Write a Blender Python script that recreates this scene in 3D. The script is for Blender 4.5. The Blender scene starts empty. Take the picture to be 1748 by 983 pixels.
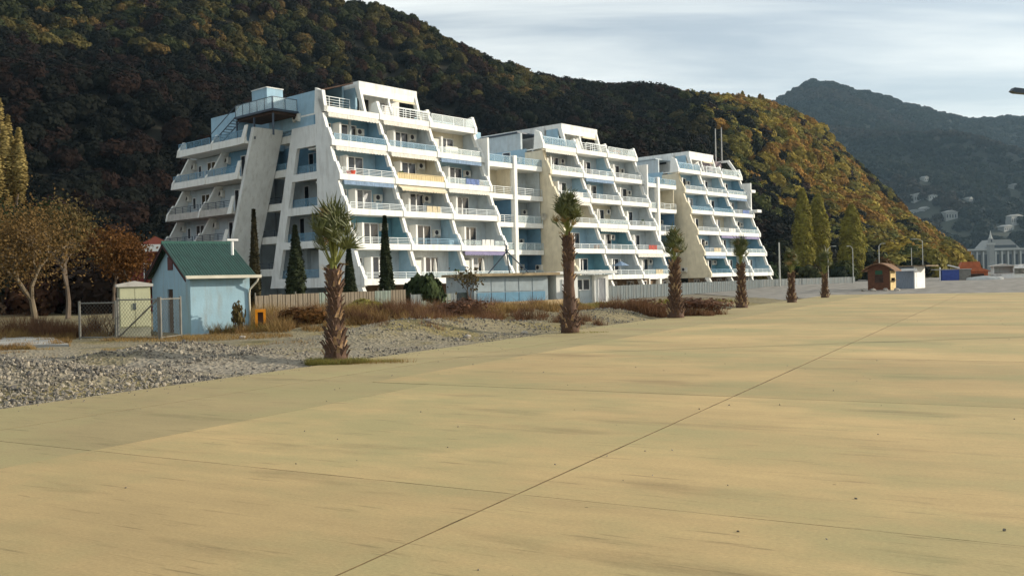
import bpy, math, random
import numpy as np
from mathutils import Vector, Matrix, noise, Euler
random.seed(7); RNG = np.random.default_rng(7)
S = bpy.context.scene; COL = S.collection
R = math.radians

# ------------------------------------------------------------------ camera
F = 1569.0; ROLL = 0.0235; PITCH = math.atan(11.5/F); CH = 1.85
cd = bpy.data.cameras.new('camera'); cam = bpy.data.objects.new('camera', cd); COL.objects.link(cam)
cd.sensor_width = 36; cd.lens = 36*F/1748; cd.clip_end = 20000; cd.clip_start = .1
fw = Vector((0, math.cos(PITCH), -math.sin(PITCH))); up = Vector((0, math.sin(PITCH), math.cos(PITCH))); rt = Vector((1, 0, 0))
cx = rt*math.cos(ROLL) - up*math.sin(ROLL); cy = rt*math.sin(ROLL) + up*math.cos(ROLL)
M = Matrix((cx, cy, -fw)).transposed().to_4x4(); M.translation = (0, 0, CH); cam.matrix_world = M
S.camera = cam
# ------------------------------------------------------------------ sky and sun
SUN_H = math.atan2(.985, .15); SUN_E = R(17)      # compass angle from +Y towards +X, elevation
w = bpy.data.worlds.new('World'); S.world = w; w.use_nodes = True
nt = w.node_tree; nt.nodes.clear(); N = nt.nodes.new; L = nt.links.new
out = N('ShaderNodeOutputWorld'); bg = N('ShaderNodeBackground'); sky = N('ShaderNodeTexSky')
sky.sky_type = 'NISHITA'; sky.sun_disc = False; sky.sun_elevation = SUN_E; sky.sun_rotation = SUN_H
sky.air_density = 1.0; sky.dust_density = 1.5; sky.ozone_density = 1.5
bg.inputs['Strength'].default_value = .10
tc = N('ShaderNodeTexCoord'); sx = N('ShaderNodeSeparateXYZ'); L(tc.outputs['Generated'], sx.inputs[0])
def mth(op, a, b=None, tree=nt):
    n = tree.nodes.new('ShaderNodeMath'); n.operation = op
    for i, v in enumerate((a, b)):
        if v is None: continue
        if hasattr(v, 'links'): tree.links.new(v, n.inputs[i])
        else: n.inputs[i].default_value = v
    return n.outputs[0]
# project the sky direction on a flat cloud layer, stretched into long streaks
den = mth('ADD', mth('MAXIMUM', sx.outputs['Z'], 0.0), .12)
uu = mth('DIVIDE', sx.outputs['X'], den); vv = mth('DIVIDE', sx.outputs['Y'], den)
cmb = N('ShaderNodeCombineXYZ'); L(mth('MULTIPLY', mth('ADD', uu, mth('MULTIPLY', vv, .25)), .35), cmb.inputs[0]); L(mth('MULTIPLY', vv, 1.5), cmb.inputs[1])
nz = N('ShaderNodeTexNoise'); nz.inputs['Scale'].default_value = 1.1; nz.inputs['Detail'].default_value = 7; nz.inputs['Roughness'].default_value = .55
nz.inputs['Distortion'].default_value = .4
L(cmb.outputs[0], nz.inputs['Vector'])
cr = N('ShaderNodeValToRGB'); cr.color_ramp.elements[0].position = .40; cr.color_ramp.elements[1].position = .62
cr.color_ramp.elements[0].color = (.32, .32, .32, 1); cr.color_ramp.elements[1].color = (.97, .97, .97, 1)
L(nz.outputs['Fac'], cr.inputs[0])
mx = N('ShaderNodeMix'); mx.data_type = 'RGBA'
L(cr.outputs[0], mx.inputs['Factor']); L(sky.outputs[0], mx.inputs['A']); mx.inputs['B'].default_value = (8.8, 9.1, 8.8, 1)
L(mx.outputs['Result'], bg.inputs['Color']); L(bg.outputs[0], out.inputs[0])
sd = bpy.data.lights.new('sun', 'SUN'); sd.energy = 4.6; sd.angle = R(.6); sd.color = (1, .89, .72)
sun = bpy.data.objects.new('sun', sd); COL.objects.link(sun)
sdir = Vector((math.sin(SUN_H)*math.cos(SUN_E), math.cos(SUN_H)*math.cos(SUN_E), math.sin(SUN_E)))
sun.rotation_euler = sdir.to_track_quat('Z', 'Y').to_euler(); sun.location = (60, 0, 60)
vs = S.view_settings; vs.view_transform = 'Standard'; vs.look = 'None'; vs.gamma = 1; vs.exposure = 0.35; vs.use_curve_mapping = False
S.cycles.max_bounces = 5; S.cycles.diffuse_bounces = 3; S.cycles.transparent_max_bounces = 8; S.cycles.volume_bounces = 0
S.cycles.use_denoising = True

# ------------------------------------------------------------------ helpers
class MB:
    def __init__(s): s.v = []; s.f = []; s.m = []
    def add(s, vs, fs, mi=0):
        o = len(s.v); s.v += [tuple(p) for p in vs]; s.f += [tuple(i+o for i in f) for f in fs]; s.m += [mi]*len(fs); return s
    def box(s, x0, x1, y0, y1, z0, z1, mi=0):
        return s.add([(x, y, z) for z in (z0, z1) for x, y in ((x0, y0), (x1, y0), (x1, y1), (x0, y1))],
              [(3, 2, 1, 0), (4, 5, 6, 7), (0, 1, 5, 4), (1, 2, 6, 5), (2, 3, 7, 6), (3, 0, 4, 7)], mi)
    def prism(s, poly, a, b, axis='x', mi=0):      # poly in the two other axes, extruded from a to b
        n = len(poly); put = {'x': lambda p, t: (t, p[0], p[1]), 'y': lambda p, t: (p[0], t, p[1]), 'z': lambda p, t: (p[0], p[1], t)}[axis]
        v = [put(p, a) for p in poly] + [put(p, b) for p in poly]
        return s.add(v, [tuple(range(n))[::-1], tuple(range(n, 2*n))] + [(i, (i+1) % n, n+(i+1) % n, n+i) for i in range(n)], mi)
    def tube(s, pts, rad, n=6, mi=0, cap=True):
        pts = [Vector(p) for p in pts]
        if not isinstance(rad, (list, tuple)): rad = [rad]*len(pts)
        v = []; f = []
        for i, p in enumerate(pts):
            t = (pts[min(i+1, len(pts)-1)] - pts[max(i-1, 0)]).normalized()
            a = t.orthogonal().normalized() if i == 0 else (a - t*a.dot(t)).normalized()
            b = t.cross(a)
            for k in range(n):
                q = 2*math.pi*k/n; v.append(p + (a*math.cos(q) + b*math.sin(q))*rad[i])
        for i in range(len(pts)-1):
            for k in range(n):
                f.append((i*n+k, i*n+(k+1) % n, (i+1)*n+(k+1) % n, (i+1)*n+k))
        if cap: f += [tuple(range(n))[::-1], tuple(range((len(pts)-1)*n, len(pts)*n))]
        return s.add(v, f, mi)
    def mesh(s, name, mats):
        me = bpy.data.meshes.new(name); me.from_pydata(s.v, [], s.f)
        for m in (mats if isinstance(mats, (list, tuple)) else [mats]): me.materials.append(m)
        if any(s.m): me.polygons.foreach_set('material_index', s.m)
        me.update(); return me
    def obj(s, name, mats, parent=None, smooth=False, loc=None):
        return link(name, s.mesh(name, mats), parent, smooth, loc)
def link(name, me, parent=None, smooth=False, loc=None, rz=None):
    o = bpy.data.objects.new(name, me); COL.objects.link(o)
    if parent: o.parent = parent
    if smooth: me.polygons.foreach_set('use_smooth', [True]*len(me.polygons))
    if loc is not None: o.location = loc
    if rz is not None: o.rotation_euler[2] = rz
    return o
def fixnormals(me):
    import bmesh
    b = bmesh.new(); b.from_mesh(me); bmesh.ops.recalc_face_normals(b, faces=b.faces); b.to_mesh(me); b.free()
def tag(o, label=None, cat=None, group=None, kind=None):
    if label: o['label'] = label
    if cat: o['category'] = cat
    if group: o['group'] = group
    if kind: o['kind'] = kind
    return o
def thing(name, label, cat, loc=(0, 0, 0), rz=0, group=None):
    o = bpy.data.objects.new(name, None); COL.objects.link(o); o.location = loc; o.rotation_euler[2] = rz
    o.empty_display_size = .3
    return tag(o, label, cat, group)
def npmesh(name, V, Fc, mats, cols=None):       # V (n,3), Fc (m,k) equal sided faces
    me = bpy.data.meshes.new(name); V = np.ascontiguousarray(V, np.float32); Fc = np.ascontiguousarray(Fc, np.int32)
    k = Fc.shape[1]; me.vertices.add(len(V)); me.vertices.foreach_set('co', V.ravel())
    me.loops.add(Fc.size); me.loops.foreach_set('vertex_index', Fc.ravel())
    me.polygons.add(len(Fc)); me.polygons.foreach_set('loop_start', np.arange(0, Fc.size, k, dtype=np.int32))
    me.update(calc_edges=True); me.materials.append(mats)
    if cols is not None:
        at = me.attributes.new('tint', 'FLOAT_COLOR', 'POINT'); c4 = np.ones((len(V), 4), np.float32); c4[:, :3] = cols; at.data.foreach_set('color', c4.ravel())
    return me

# ------------------------------------------------------------------ materials
def mk(name, col, rough=.85, var=.12, scale=2.0, bump=0.0, bscale=None, stain=0.0, stretch=(1, 1, 1), spec=.3, metal=0, alpha=1, col2=None, tint=None, world=False, transl=0, rot=0):
    m = bpy.data.materials.new(name); m.use_nodes = True; t = m.node_tree; b = t.nodes['Principled BSDF']; n = t.nodes.new; l = t.links.new
    b.inputs['Roughness'].default_value = rough; b.inputs['Specular IOR Level'].default_value = spec; b.inputs['Metallic'].default_value = metal
    if world: g = n('ShaderNodeNewGeometry'); src = g.outputs['Position']
    else: g = n('ShaderNodeTexCoord'); src = g.outputs['Object']
    mp = n('ShaderNodeMapping'); l(src, mp.inputs['Vector']); mp.inputs['Scale'].default_value = stretch; mp.inputs['Rotation'].default_value = (0, 0, rot)
    a = n('ShaderNodeTexNoise'); a.inputs['Scale'].default_value = scale; a.inputs['Detail'].default_value = 6; l(mp.outputs[0], a.inputs['Vector'])
    c = n('ShaderNodeMix'); c.data_type = 'RGBA'
    lo = col2 or tuple(x*(1-var*1.6) for x in col); hi = col if col2 else tuple(min(1, x*(1+var)) for x in col)
    rp = n('ShaderNodeMapRange'); rp.inputs[1].default_value = .3; rp.inputs[2].default_value = .7; l(a.outputs['Fac'], rp.inputs[0])
    c.inputs['A'].default_value = (*lo, 1); c.inputs['B'].default_value = (*hi, 1); l(rp.outputs[0], c.inputs['Factor'])
    res = c.outputs['Result']
    if tint:
        if tint == 'object': at = n('ShaderNodeObjectInfo'); ts = at.outputs['Color']
        else: at = n('ShaderNodeAttribute'); at.attribute_type = 'INSTANCER' if tint == 'inst' else 'GEOMETRY'; at.attribute_name = 'tint'; ts = at.outputs['Color']
        mu = n('ShaderNodeMix'); mu.data_type = 'RGBA'; mu.blend_type = 'MULTIPLY'; mu.inputs['Factor'].default_value = 1
        l(res, mu.inputs['A']); l(ts, mu.inputs['B']); res = mu.outputs['Result']
    if stain:
        s2 = n('ShaderNodeTexNoise'); s2.inputs['Scale'].default_value = 1.3; s2.inputs['Detail'].default_value = 8; s2.inputs['Roughness'].default_value = .65
        m2 = n('ShaderNodeMapping'); m2.inputs['Scale'].default_value = (2.2, 2.2, .35); l(src, m2.inputs['Vector']); l(m2.outputs[0], s2.inputs['Vector'])
        r2 = n('ShaderNodeMapRange'); r2.inputs[1].default_value = .5; r2.inputs[2].default_value = .75; r2.inputs[4].default_value = stain; l(s2.outputs['Fac'], r2.inputs[0])
        m3 = n('ShaderNodeMix'); m3.data_type = 'RGBA'; l(r2.outputs[0], m3.inputs['Factor']); l(res, m3.inputs['A']); m3.inputs['B'].default_value = (.24, .2, .15, 1); res = m3.outputs['Result']
    l(res, b.inputs['Base Color'])
    if bump:
        bn = n('ShaderNodeTexNoise'); bn.inputs['Scale'].default_value = bscale or scale*6; bn.inputs['Detail'].default_value = 5; l(mp.outputs[0], bn.inputs['Vector'])
        bb = n('ShaderNodeBump'); bb.inputs['Strength'].default_value = bump; bb.inputs['Distance'].default_value = .05; l(bn.outputs['Fac'], bb.inputs['Height']); l(bb.outputs[0], b.inputs['Normal'])
    if alpha < 1: b.inputs['Alpha'].default_value = alpha
    if transl:
        tr = n('ShaderNodeBsdfTranslucent'); l(res, tr.inputs['Color']); ms = n('ShaderNodeMixShader'); ms.inputs[0].default_value = transl
        o = t.nodes['Material Output']; l(b.outputs[0], ms.inputs[1]); l(tr.outputs[0], ms.inputs[2]); l(ms.outputs[0], o.inputs['Surface'])
    return m
RA = math.atan2(.48, .877)     # the plaza lies turned by this angle
white = mk('white_plaster', (.76, .77, .75), var=.05, scale=1.2, bump=.15, bscale=9, stain=.38)
white_edge = mk('white_parapet_paint', (.82, .82, .78), var=.04, scale=2, bump=.1, bscale=12, stain=.3)
offwall = mk('grey_white_wall', (.47, .53, .56), var=.08, scale=1.5, bump=.1, stain=.35)
cream = mk('cream_plaster', (.66, .60, .46), var=.07, scale=1.5, stain=.3)
blue_l = mk('pale_blue_paint', (.31, .47, .58), var=.07, stain=.25)
blue_m = mk('mid_blue_paint', (.16, .31, .43), var=.08, stain=.2)
blue_d = mk('deep_blue_paint', (.10, .21, .33), var=.08, stain=.15)
teal = mk('teal_paint', (.13, .29, .36), var=.08, stain=.15)
soffit = mk('slab_concrete', (.5, .48, .44), var=.1, stain=.4)
frame_w = mk('white_window_frame', (.75, .75, .74), rough=.5, var=.04)
glassd = mk('dark_window_glass', (.018, .024, .035), rough=.12, var=.3, scale=.8, spec=.6)
curtain = mk('curtained_glass', (.30, .31, .33), rough=.35, var=.25, scale=2.5, stretch=(9, 1, .6), spec=.6)
purple = mk('purple_shutter', (.10, .07, .22), rough=.5)
rail_w = mk('white_railing_paint', (.62, .68, .70), rough=.4, var=.05)
rail_b = mk('blue_railing_paint', (.16, .30, .42), rough=.4, var=.08)
rail_d = mk('dark_railing_paint', (.05, .07, .10), rough=.5)
glassb = mk('blue_balcony_glass', (.18, .34, .46), rough=.15, alpha=.32, spec=.6)
glassp = mk('pale_balcony_glass', (.55, .66, .68), rough=.2, alpha=.32, spec=.6)
panel_c = mk('cream_corrugated_panel', (.62, .50, .27), rough=.6, var=.1)
aw_blue = mk('blue_awning_cloth', (.22, .31, .44), rough=.9, var=.25, scale=3, stretch=(6, 1, 1))
aw_white = mk('white_awning_cloth', (.7, .68, .62), rough=.9, var=.15, scale=3, stretch=(6, 1, 1))
aw_purple = mk('violet_awning_cloth', (.24, .22, .36), rough=.9, var=.1)
aw_cream = mk('cream_awning_cloth', (.64, .57, .42), rough=.9, var=.1)
acm = mk('ac_casing', (.66, .64, .58), rough=.5); dark = mk('dark_grille', (.03, .03, .035), rough=.6)
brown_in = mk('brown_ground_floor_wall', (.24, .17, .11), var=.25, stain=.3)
rust = mk('rust_brown_metal', (.16, .07, .04), var=.3, scale=6)
wood_d = mk('dark_brown_timber', (.06, .035, .025), var=.3, stretch=(1, 8, 1))

# ------------------------------------------------------------------ ground
def in_plaza(x, y):
    s = .48*x+.877*y; q = .877*x-.48*y
    return q > -14.35 and s < 84
def mound(x, y, cx_, cy_, rx, ry, h, a=0.0):
    dx = x-cx_; dy = y-cy_; c = math.cos(a); s_ = math.sin(a); u = (dx*c+dy*s_)/rx; v = (-dx*s_+dy*c)/ry
    return h*math.exp(-(u*u+v*v))
MOUNDS = [(-13.4, 20.6, 3.0, 1.6, .5, .6), (-9.9, 17.6, 2.2, 1.2, .55, .6), (-8.3, 22.6, 2.4, 1.0, .5, .7), (-6.9, 21.6, 2.0, .7, .22, 1.0), (-4.0, 31.0, 3.4, 1.6, .55, 1.0), (-1.5, 35, 3.5, 1.5, .35, 1.0),
          (4.2, 42.5, 4, 1.8, .45, 1.0), (-6, 40, 4, 1.6, .5, .9), (12, 56, 5, 2.2, .3, 1.05), (-17, 25, 4, 2, .3, .3), (1, 47, 6, 2.4, .35, 1.0)]
def gz(x, y):
    q = .877*x-.48*y; s = .48*x+.877*y
    e = min(1, max(0, (-14.3-q)/1.2)) if s < 84 else min(1, max(0, (s-84)/3))
    if s >= 84 and q < -14.3: e = 1
    far = max(0, 1-max(0, y-70)/40)
    h = sum(mound(x, y, *m) for m in MOUNDS)
    h += (.07*noise.noise(Vector((x*.5, y*.5, 0))) + .035*noise.noise(Vector((x*1.9, y*1.9, 3))))*far + .02
    if y > 88: h += min(1.0, (y-88)/50)*.28*max(0, min(1, (x-30)/10))
    return (h-.0)*e - .05*(1-e)
base = npmesh('ground', np.array([(-6000, -4000, -.12), (6000, -4000, -.12), (6000, 9000, -.12), (-6000, 9000, -.12)]), np.array([(0, 1, 2, 3)]),
        mk('far_ground_soil', (.15, .14, .11), var=.3, scale=.02, world=True))
tag(link('ground', base), kind='structure')
def grid(name, x0, x1, y0, y1, st, zf, mat, keep=None):
    xs = np.arange(x0, x1+st/2, st); ys = np.arange(y0, y1+st/2, st); nx = len(xs)
    V = [(x, y, zf(x, y)) for y in ys for x in xs]; Fs = []
    for j in range(len(ys)-1):
        for i in range(nx-1):
            if keep and not keep((xs[i]+xs[i+1])/2, (ys[j]+ys[j+1])/2): continue
            a = j*nx+i; Fs.append((a, a+1, a+nx+1, a+nx))
    me = npmesh(name, np.array(V), np.array(Fs), mat); me.polygons.foreach_set('use_smooth', [True]*len(me.polygons)); return link(name, me)
def gravelmat(name):
    m = bpy.data.materials.new(name); m.use_nodes = True; t = m.node_tree; b = t.nodes['Principled BSDF']; n = t.nodes.new; l = t.links.new
    g = n('ShaderNodeNewGeometry'); P = g.outputs['Position']; b.inputs['Roughness'].default_value = .9; b.inputs['Specular IOR Level'].default_value = .2
    v = n('ShaderNodeTexVoronoi'); v.inputs['Scale'].default_value = 11; l(P, v.inputs['Vector'])
    r = n('ShaderNodeValToRGB'); l(v.outputs['Color'], r.inputs[0]); e = r.color_ramp.elements
    e[0].color = (.07, .06, .05, 1); e[1].color = (.19, .165, .125, 1); x = e.new(.85); x.color = (.28, .25, .2, 1); e[1].position = .5
    a = n('ShaderNodeTexNoise'); a.inputs['Scale'].default_value = .22; a.inputs['Detail'].default_value = 8; a.inputs['Roughness'].default_value = .62; l(P, a.inputs['Vector'])
    r2 = n('ShaderNodeMapRange'); r2.inputs[1].default_value = .47; r2.inputs[2].default_value = .6; l(a.outputs['Fac'], r2.inputs[0])
    sp = n('ShaderNodeSeparateXYZ'); l(P, sp.inputs[0]); ry = n('ShaderNodeMapRange'); l(sp.outputs['Y'], ry.inputs[0]); ry.inputs[1].default_value = 20; ry.inputs[2].default_value = 36; ry.inputs[4].default_value = .7
    am = n('ShaderNodeMath'); am.operation = 'MAXIMUM'; l(r2.outputs[0], am.inputs[0]); l(ry.outputs[0], am.inputs[1])
    c = n('ShaderNodeMix'); c.data_type = 'RGBA'; l(am.outputs[0], c.inputs['Factor']); l(r.outputs[0], c.inputs['A'])
    a2 = n('ShaderNodeTexNoise'); a2.inputs['Scale'].default_value = 3; a2.inputs['Detail'].default_value = 6; l(P, a2.inputs['Vector'])
    r3 = n('ShaderNodeValToRGB'); l(a2.outputs['Fac'], r3.inputs[0]); r3.color_ramp.elements[0].color = (.13, .11, .05, 1); r3.color_ramp.elements[1].color = (.25, .20, .09, 1)
    r3.color_ramp.elements[0].position = .35; r3.color_ramp.elements[1].position = .65
    l(r3.outputs[0], c.inputs['B']); l(c.outputs['Result'], b.inputs['Base Color'])
    bb = n('ShaderNodeBump'); bb.inputs['Strength'].default_value = .8; bb.inputs['Distance'].default_value = .05; l(v.outputs['Distance'], bb.inputs['Height']); l(bb.outputs[0], b.inputs['Normal'])
    return m
gm = gravelmat('gravel_and_dry_soil')
def keepg(x, y): 
    s = .48*x+.877*y; q = .877*x-.48*y
    return not (q > -14.0 and s < 83.6)
tag(grid('gravel_ground', -46, 20, 8, 76, .4, gz, gm, keepg), kind='structure')
tag(grid('beach_ground', 20, 200, 56, 240, 2.0, lambda x, y: gz(x, y), mk('grey_shingle', (.22, .205, .18), var=.35, scale=.8, bump=.6, bscale=5, world=True), lambda x, y: keepg(x, y)), kind='structure')
tag(grid('yard_ground', -60, 20, 76, 240, 2.0, lambda x, y: -.02, mk('yard_soil', (.18, .15, .10), var=.3, scale=.5, world=True)), kind='structure')

# plaza: concrete slabs 7 m square, each an object, over a dark joint filler
def concrete(name, c1, c2, strk):
    m = bpy.data.materials.new(name); m.use_nodes = True; t = m.node_tree; b = t.nodes['Principled BSDF']; n = t.nodes.new; l = t.links.new
    b.inputs['Roughness'].default_value = .82; b.inputs['Specular IOR Level'].default_value = .25
    g = n('ShaderNodeNewGeometry'); oi = n('ShaderNodeObjectInfo')
    mp = n('ShaderNodeMapping'); mp.vector_type = 'POINT'; mp.inputs['Rotation'].default_value = (0, 0, RA); l(g.outputs['Position'], mp.inputs['Vector'])
    def nz_(sc, st, det=8, ro=.6):
        q = n('ShaderNodeMapping'); q.inputs['Scale'].default_value = st; l(mp.outputs[0], q.inputs['Vector'])
        a = n('ShaderNodeTexNoise'); a.inputs['Scale'].default_value = sc; a.inputs['Detail'].default_value = det; a.inputs['Roughness'].default_value = ro; l(q.outputs[0], a.inputs['Vector']); return a.outputs['Fac']
    big = nz_(.3, (.6, 1, 1), 8, .65); stx = nz_(2.2, (.3, 1.7, 1), 10, .74); fine = nz_(38, (.7, 1.2, 1), 6, .8); dk = nz_(.8, (.3, 1.5, 1), 8, .65)
    s1 = n('ShaderNodeMath'); s1.operation = 'MULTIPLY_ADD'; l(stx, s1.inputs[0]); s1.inputs[1].default_value = strk; l(big, s1.inputs[2])
    r = n('ShaderNodeMapRange'); r.inputs[1].default_value = .35+.38*strk; r.inputs[2].default_value = .62+.62*strk; l(s1.outputs[0], r.inputs[0])
    c = n('ShaderNodeMix'); c.data_type = 'RGBA'; l(r.outputs[0], c.inputs['Factor']); c.inputs['A'].default_value = (*c1, 1); c.inputs['B'].default_value = (*c2, 1)
    f2 = n('ShaderNodeMapRange'); l(fine, f2.inputs[0]); f2.inputs[1].default_value = .3; f2.inputs[2].default_value = .7; f2.inputs[3].default_value = .80; f2.inputs[4].default_value = 1.14
    ob = n('ShaderNodeMapRange'); l(oi.outputs['Random'], ob.inputs[0]); ob.inputs[3].default_value = .94; ob.inputs[4].default_value = 1.05
    m1 = n('ShaderNodeMath'); m1.operation = 'MULTIPLY'; l(f2.outputs[0], m1.inputs[0]); l(ob.outputs[0], m1.inputs[1])
    d2 = n('ShaderNodeMapRange'); l(dk, d2.inputs[0]); d2.inputs[1].default_value = .57; d2.inputs[2].default_value = .74; d2.inputs[3].default_value = 1.0; d2.inputs[4].default_value = .60
    m2 = n('ShaderNodeMath'); m2.operation = 'MULTIPLY'; l(m1.outputs[0], m2.inputs[0]); l(d2.outputs[0], m2.inputs[1])
    # thin dark drag lines across the slabs and greenish grey stains
    ln_ = nz_(1.0, (.9, 13, 1), 4, .6); l1_ = n('ShaderNodeMapRange'); l(ln_, l1_.inputs[0]); l1_.inputs[1].default_value = .60; l1_.inputs[2].default_value = .70; l1_.inputs[3].default_value = 1; l1_.inputs[4].default_value = .66
    m5 = n('ShaderNodeMath'); m5.operation = 'MULTIPLY'; l(m2.outputs[0], m5.inputs[0]); l(l1_.outputs[0], m5.inputs[1]); m2 = m5
    gs = nz_(.22, (.8, 1.2, 1), 9, .68); g1_ = n('ShaderNodeMapRange'); l(gs, g1_.inputs[0]); g1_.inputs[1].default_value = .44; g1_.inputs[2].default_value = .60; g1_.inputs[4].default_value = .85
    cg = n('ShaderNodeMix'); cg.data_type = 'RGBA'; l(g1_.outputs[0], cg.inputs['Factor']); l(c.outputs['Result'], cg.inputs['A']); cg.inputs['B'].default_value = (.315, .275, .13, 1); c = cg
    # tar spots
    vo = n('ShaderNodeTexVoronoi'); vo.inputs['Scale'].default_value = 1.1; l(mp.outputs[0], vo.inputs['Vector'])
    v2 = n('ShaderNodeMapRange'); l(vo.outputs['Distance'], v2.inputs[0]); v2.inputs[1].default_value = .014; v2.inputs[2].default_value = .022; v2.inputs[3].default_value = .45; v2.inputs[4].default_value = 1
    m3 = n('ShaderNodeMath'); m3.operation = 'MULTIPLY'; l(m2.outputs[0], m3.inputs[0]); l(v2.outputs[0], m3.inputs[1])
    vm = n('ShaderNodeVectorMath'); vm.operation = 'SCALE'; l(c.outputs['Result'], vm.inputs[0]); l(m3.outputs[0], vm.inputs['Scale']); l(vm.outputs[0], b.inputs['Base Color'])
    bb = n('ShaderNodeBump'); bb.inputs['Strength'].default_value = .35; bb.inputs['Distance'].default_value = .02; l(s1.outputs[0], bb.inputs['Height'])
    b3 = n('ShaderNodeBump'); b3.inputs['Strength'].default_value = .25; b3.inputs['Distance'].default_value = .006; l(fine, b3.inputs['Height']); l(bb.outputs[0], b3.inputs['Normal']); l(b3.outputs[0], b.inputs['Normal'])
    return m
con = concrete('tan_concrete', (.355, .26, .125), (.50, .36, .17), .45)
con2 = concrete('grey_concrete', (.27, .215, .108), (.385, .30, .15), .4)
joint = mk('joint_filler', (.15, .11, .055), var=.3, scale=4)
pl = bpy.data.objects.new('plaza', None); COL.objects.link(pl); pl.rotation_euler[2] = -math.atan2(.48, .877); tag(pl, kind='structure')
# local frame of the plaza: x = across (q), y = along (s)
MB().box(-14.3, 59, -14, 84, -.1, -.012).obj('joint_filler', joint, pl)
def slabmesh(wd, ln, name, mat):
    mb = MB(); n = 40
    def edge(t, k): return .005*noise.noise(Vector((t*3.3, k*9.1, wd)))
    ring = []
    for (x0, y0, x1, y1, k) in ((0, 0, wd, 0, 1), (wd, 0, wd, ln, 2), (wd, ln, 0, ln, 3), (0, ln, 0, 0, 4)):
        for i in range(n):
            t = i/n; x = x0+(x1-x0)*t; y = y0+(y1-y0)*t
            nx, ny = (y1-y0), -(x1-x0); q = math.hypot(nx, ny); e = edge(t*7, k)-.003 if i else 0
            ring.append((x+nx/q*e, y+ny/q*e))
    mb.prism(ring, -.08, 0, 'z'); mb.m = [1, 0]+[1]*(len(mb.f)-2); me = mb.mesh(name, [mat, joint]); return me
G = .007
def slab_at(x0, x1, y0, y1, name, mat):
    gl = .010 if abs(x0+3.83) < .1 else .004; gr = .010 if abs(x1+3.83) < .1 else .004
    gb = .012 if (abs(y0-14) < .1 and x0 > -4) else .002; gt = .012 if (abs(y1-14) < .1 and x0 > -4) else .002
    link(name, slabmesh(x1-x0-gl-gr, y1-y0-gb-gt, name, mat), pl, loc=(x0+gl, y0+gb, random.uniform(-.002, .002)-(.002 if 'edge' in name else 0)))
for j in range(-2, 12):
    near_ = j < 2; xb = -9.45 if near_ else -10.73
    slab_at(-14.3, -12.1, j*7, j*7+7, 'edge_slab', con2); slab_at(-12.1, xb, j*7, j*7+7, 'edge_slab', con2); slab_at(xb, -3.83, j*7, j*7+7, 'concrete_slab', con)
    for i in range(9): slab_at(-3.83+i*6.9, -3.83+(i+1)*6.9, j*7, j*7+7, 'concrete_slab', con)

# pale patch of road at the far left
MB().prism([(-30, 33.5), (-14.6, 30.2), (-17.5, 35.0), (-22, 38.5), (-32, 39.5)], -.1, .12, 'z').obj('road', mk('pale_road_concrete', (.34, .33, .30), var=.12, scale=.8, bump=.2), None)
tag(bpy.data.objects['road'], kind='structure')

# ------------------------------------------------------------------ the terrace buildings
ZT = [None]+[2.3+2.86*k for k in range(6)]     # parapet tops of storeys 1..6
WK = [None]+[.2+.324*(z-2.3) for z in ZT[1:]]
ROT = R(48.1)
GR = 'terraced white apartment buildings in a row'
def door(par, u, w_, z, wd=1.25, h=2.1, leaves=2, gm_=None, face='w'):
    """frame with glazed leaves, in front of a wall whose face is at w_ (looking towards -w) or, for face 'u', at u=w_ looking towards -u"""
    mb = MB(); T = .07
    f = lambda a0, a1, z0, z1, d0, d1, m_: (m_.box(a0, a1, w_-d1, w_-d0, z0, z1) if face == 'w' else m_.box(w_-d1, w_-d0, a0, a1, z0, z1))
    f(u, u+wd, z+h-T, z+h, 0, .07, mb); f(u, u+wd, z, z+T, 0, .07, mb)
    xs = [u+i*wd/leaves for i in range(leaves+1)]
    for i, x in enumerate(xs):
        a = x if i == 0 else (x-T if i == leaves else x-T/2-.02); b = a+T+(.04 if 0 < i < leaves else 0)
        f(a, b, z+T, z+h-T, 0, .06, mb)
    o = mb.obj('balcony_door' if h > 1.7 else 'window', frame_w, par)
    for i in range(leaves):
        m2 = MB(); f(xs[i]+T+.005, xs[i+1]-T-.005, z+T, z+h-T, .004, .03, m2); m2.obj('pane', gm_ or random.choice([glassd, glassd, glassd, curtain]), o)
    return o
acmesh = None
def aircon(par, u, w_, z, face='w'):
    mb = MB(); mb.box(0, .8, -.3, 0, 0, .55); mb.box(.03, .08, -.28, 0, -.12, 0); mb.box(.7, .75, -.28, 0, -.12, 0)
    o = mb.obj('air_conditioner', acm, par)
    g = MB(); n = 14; g.prism([(.3+.21*math.cos(2*math.pi*i/n), .28+.21*math.sin(2*math.pi*i/n)) for i in range(n)], -.315, -.302, 'y'); g.obj('fan_grille', dark, o)
    o.location = (u, w_, z)
    if face == 'u': o.rotation_euler[2] = R(-90)
    return o
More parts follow.
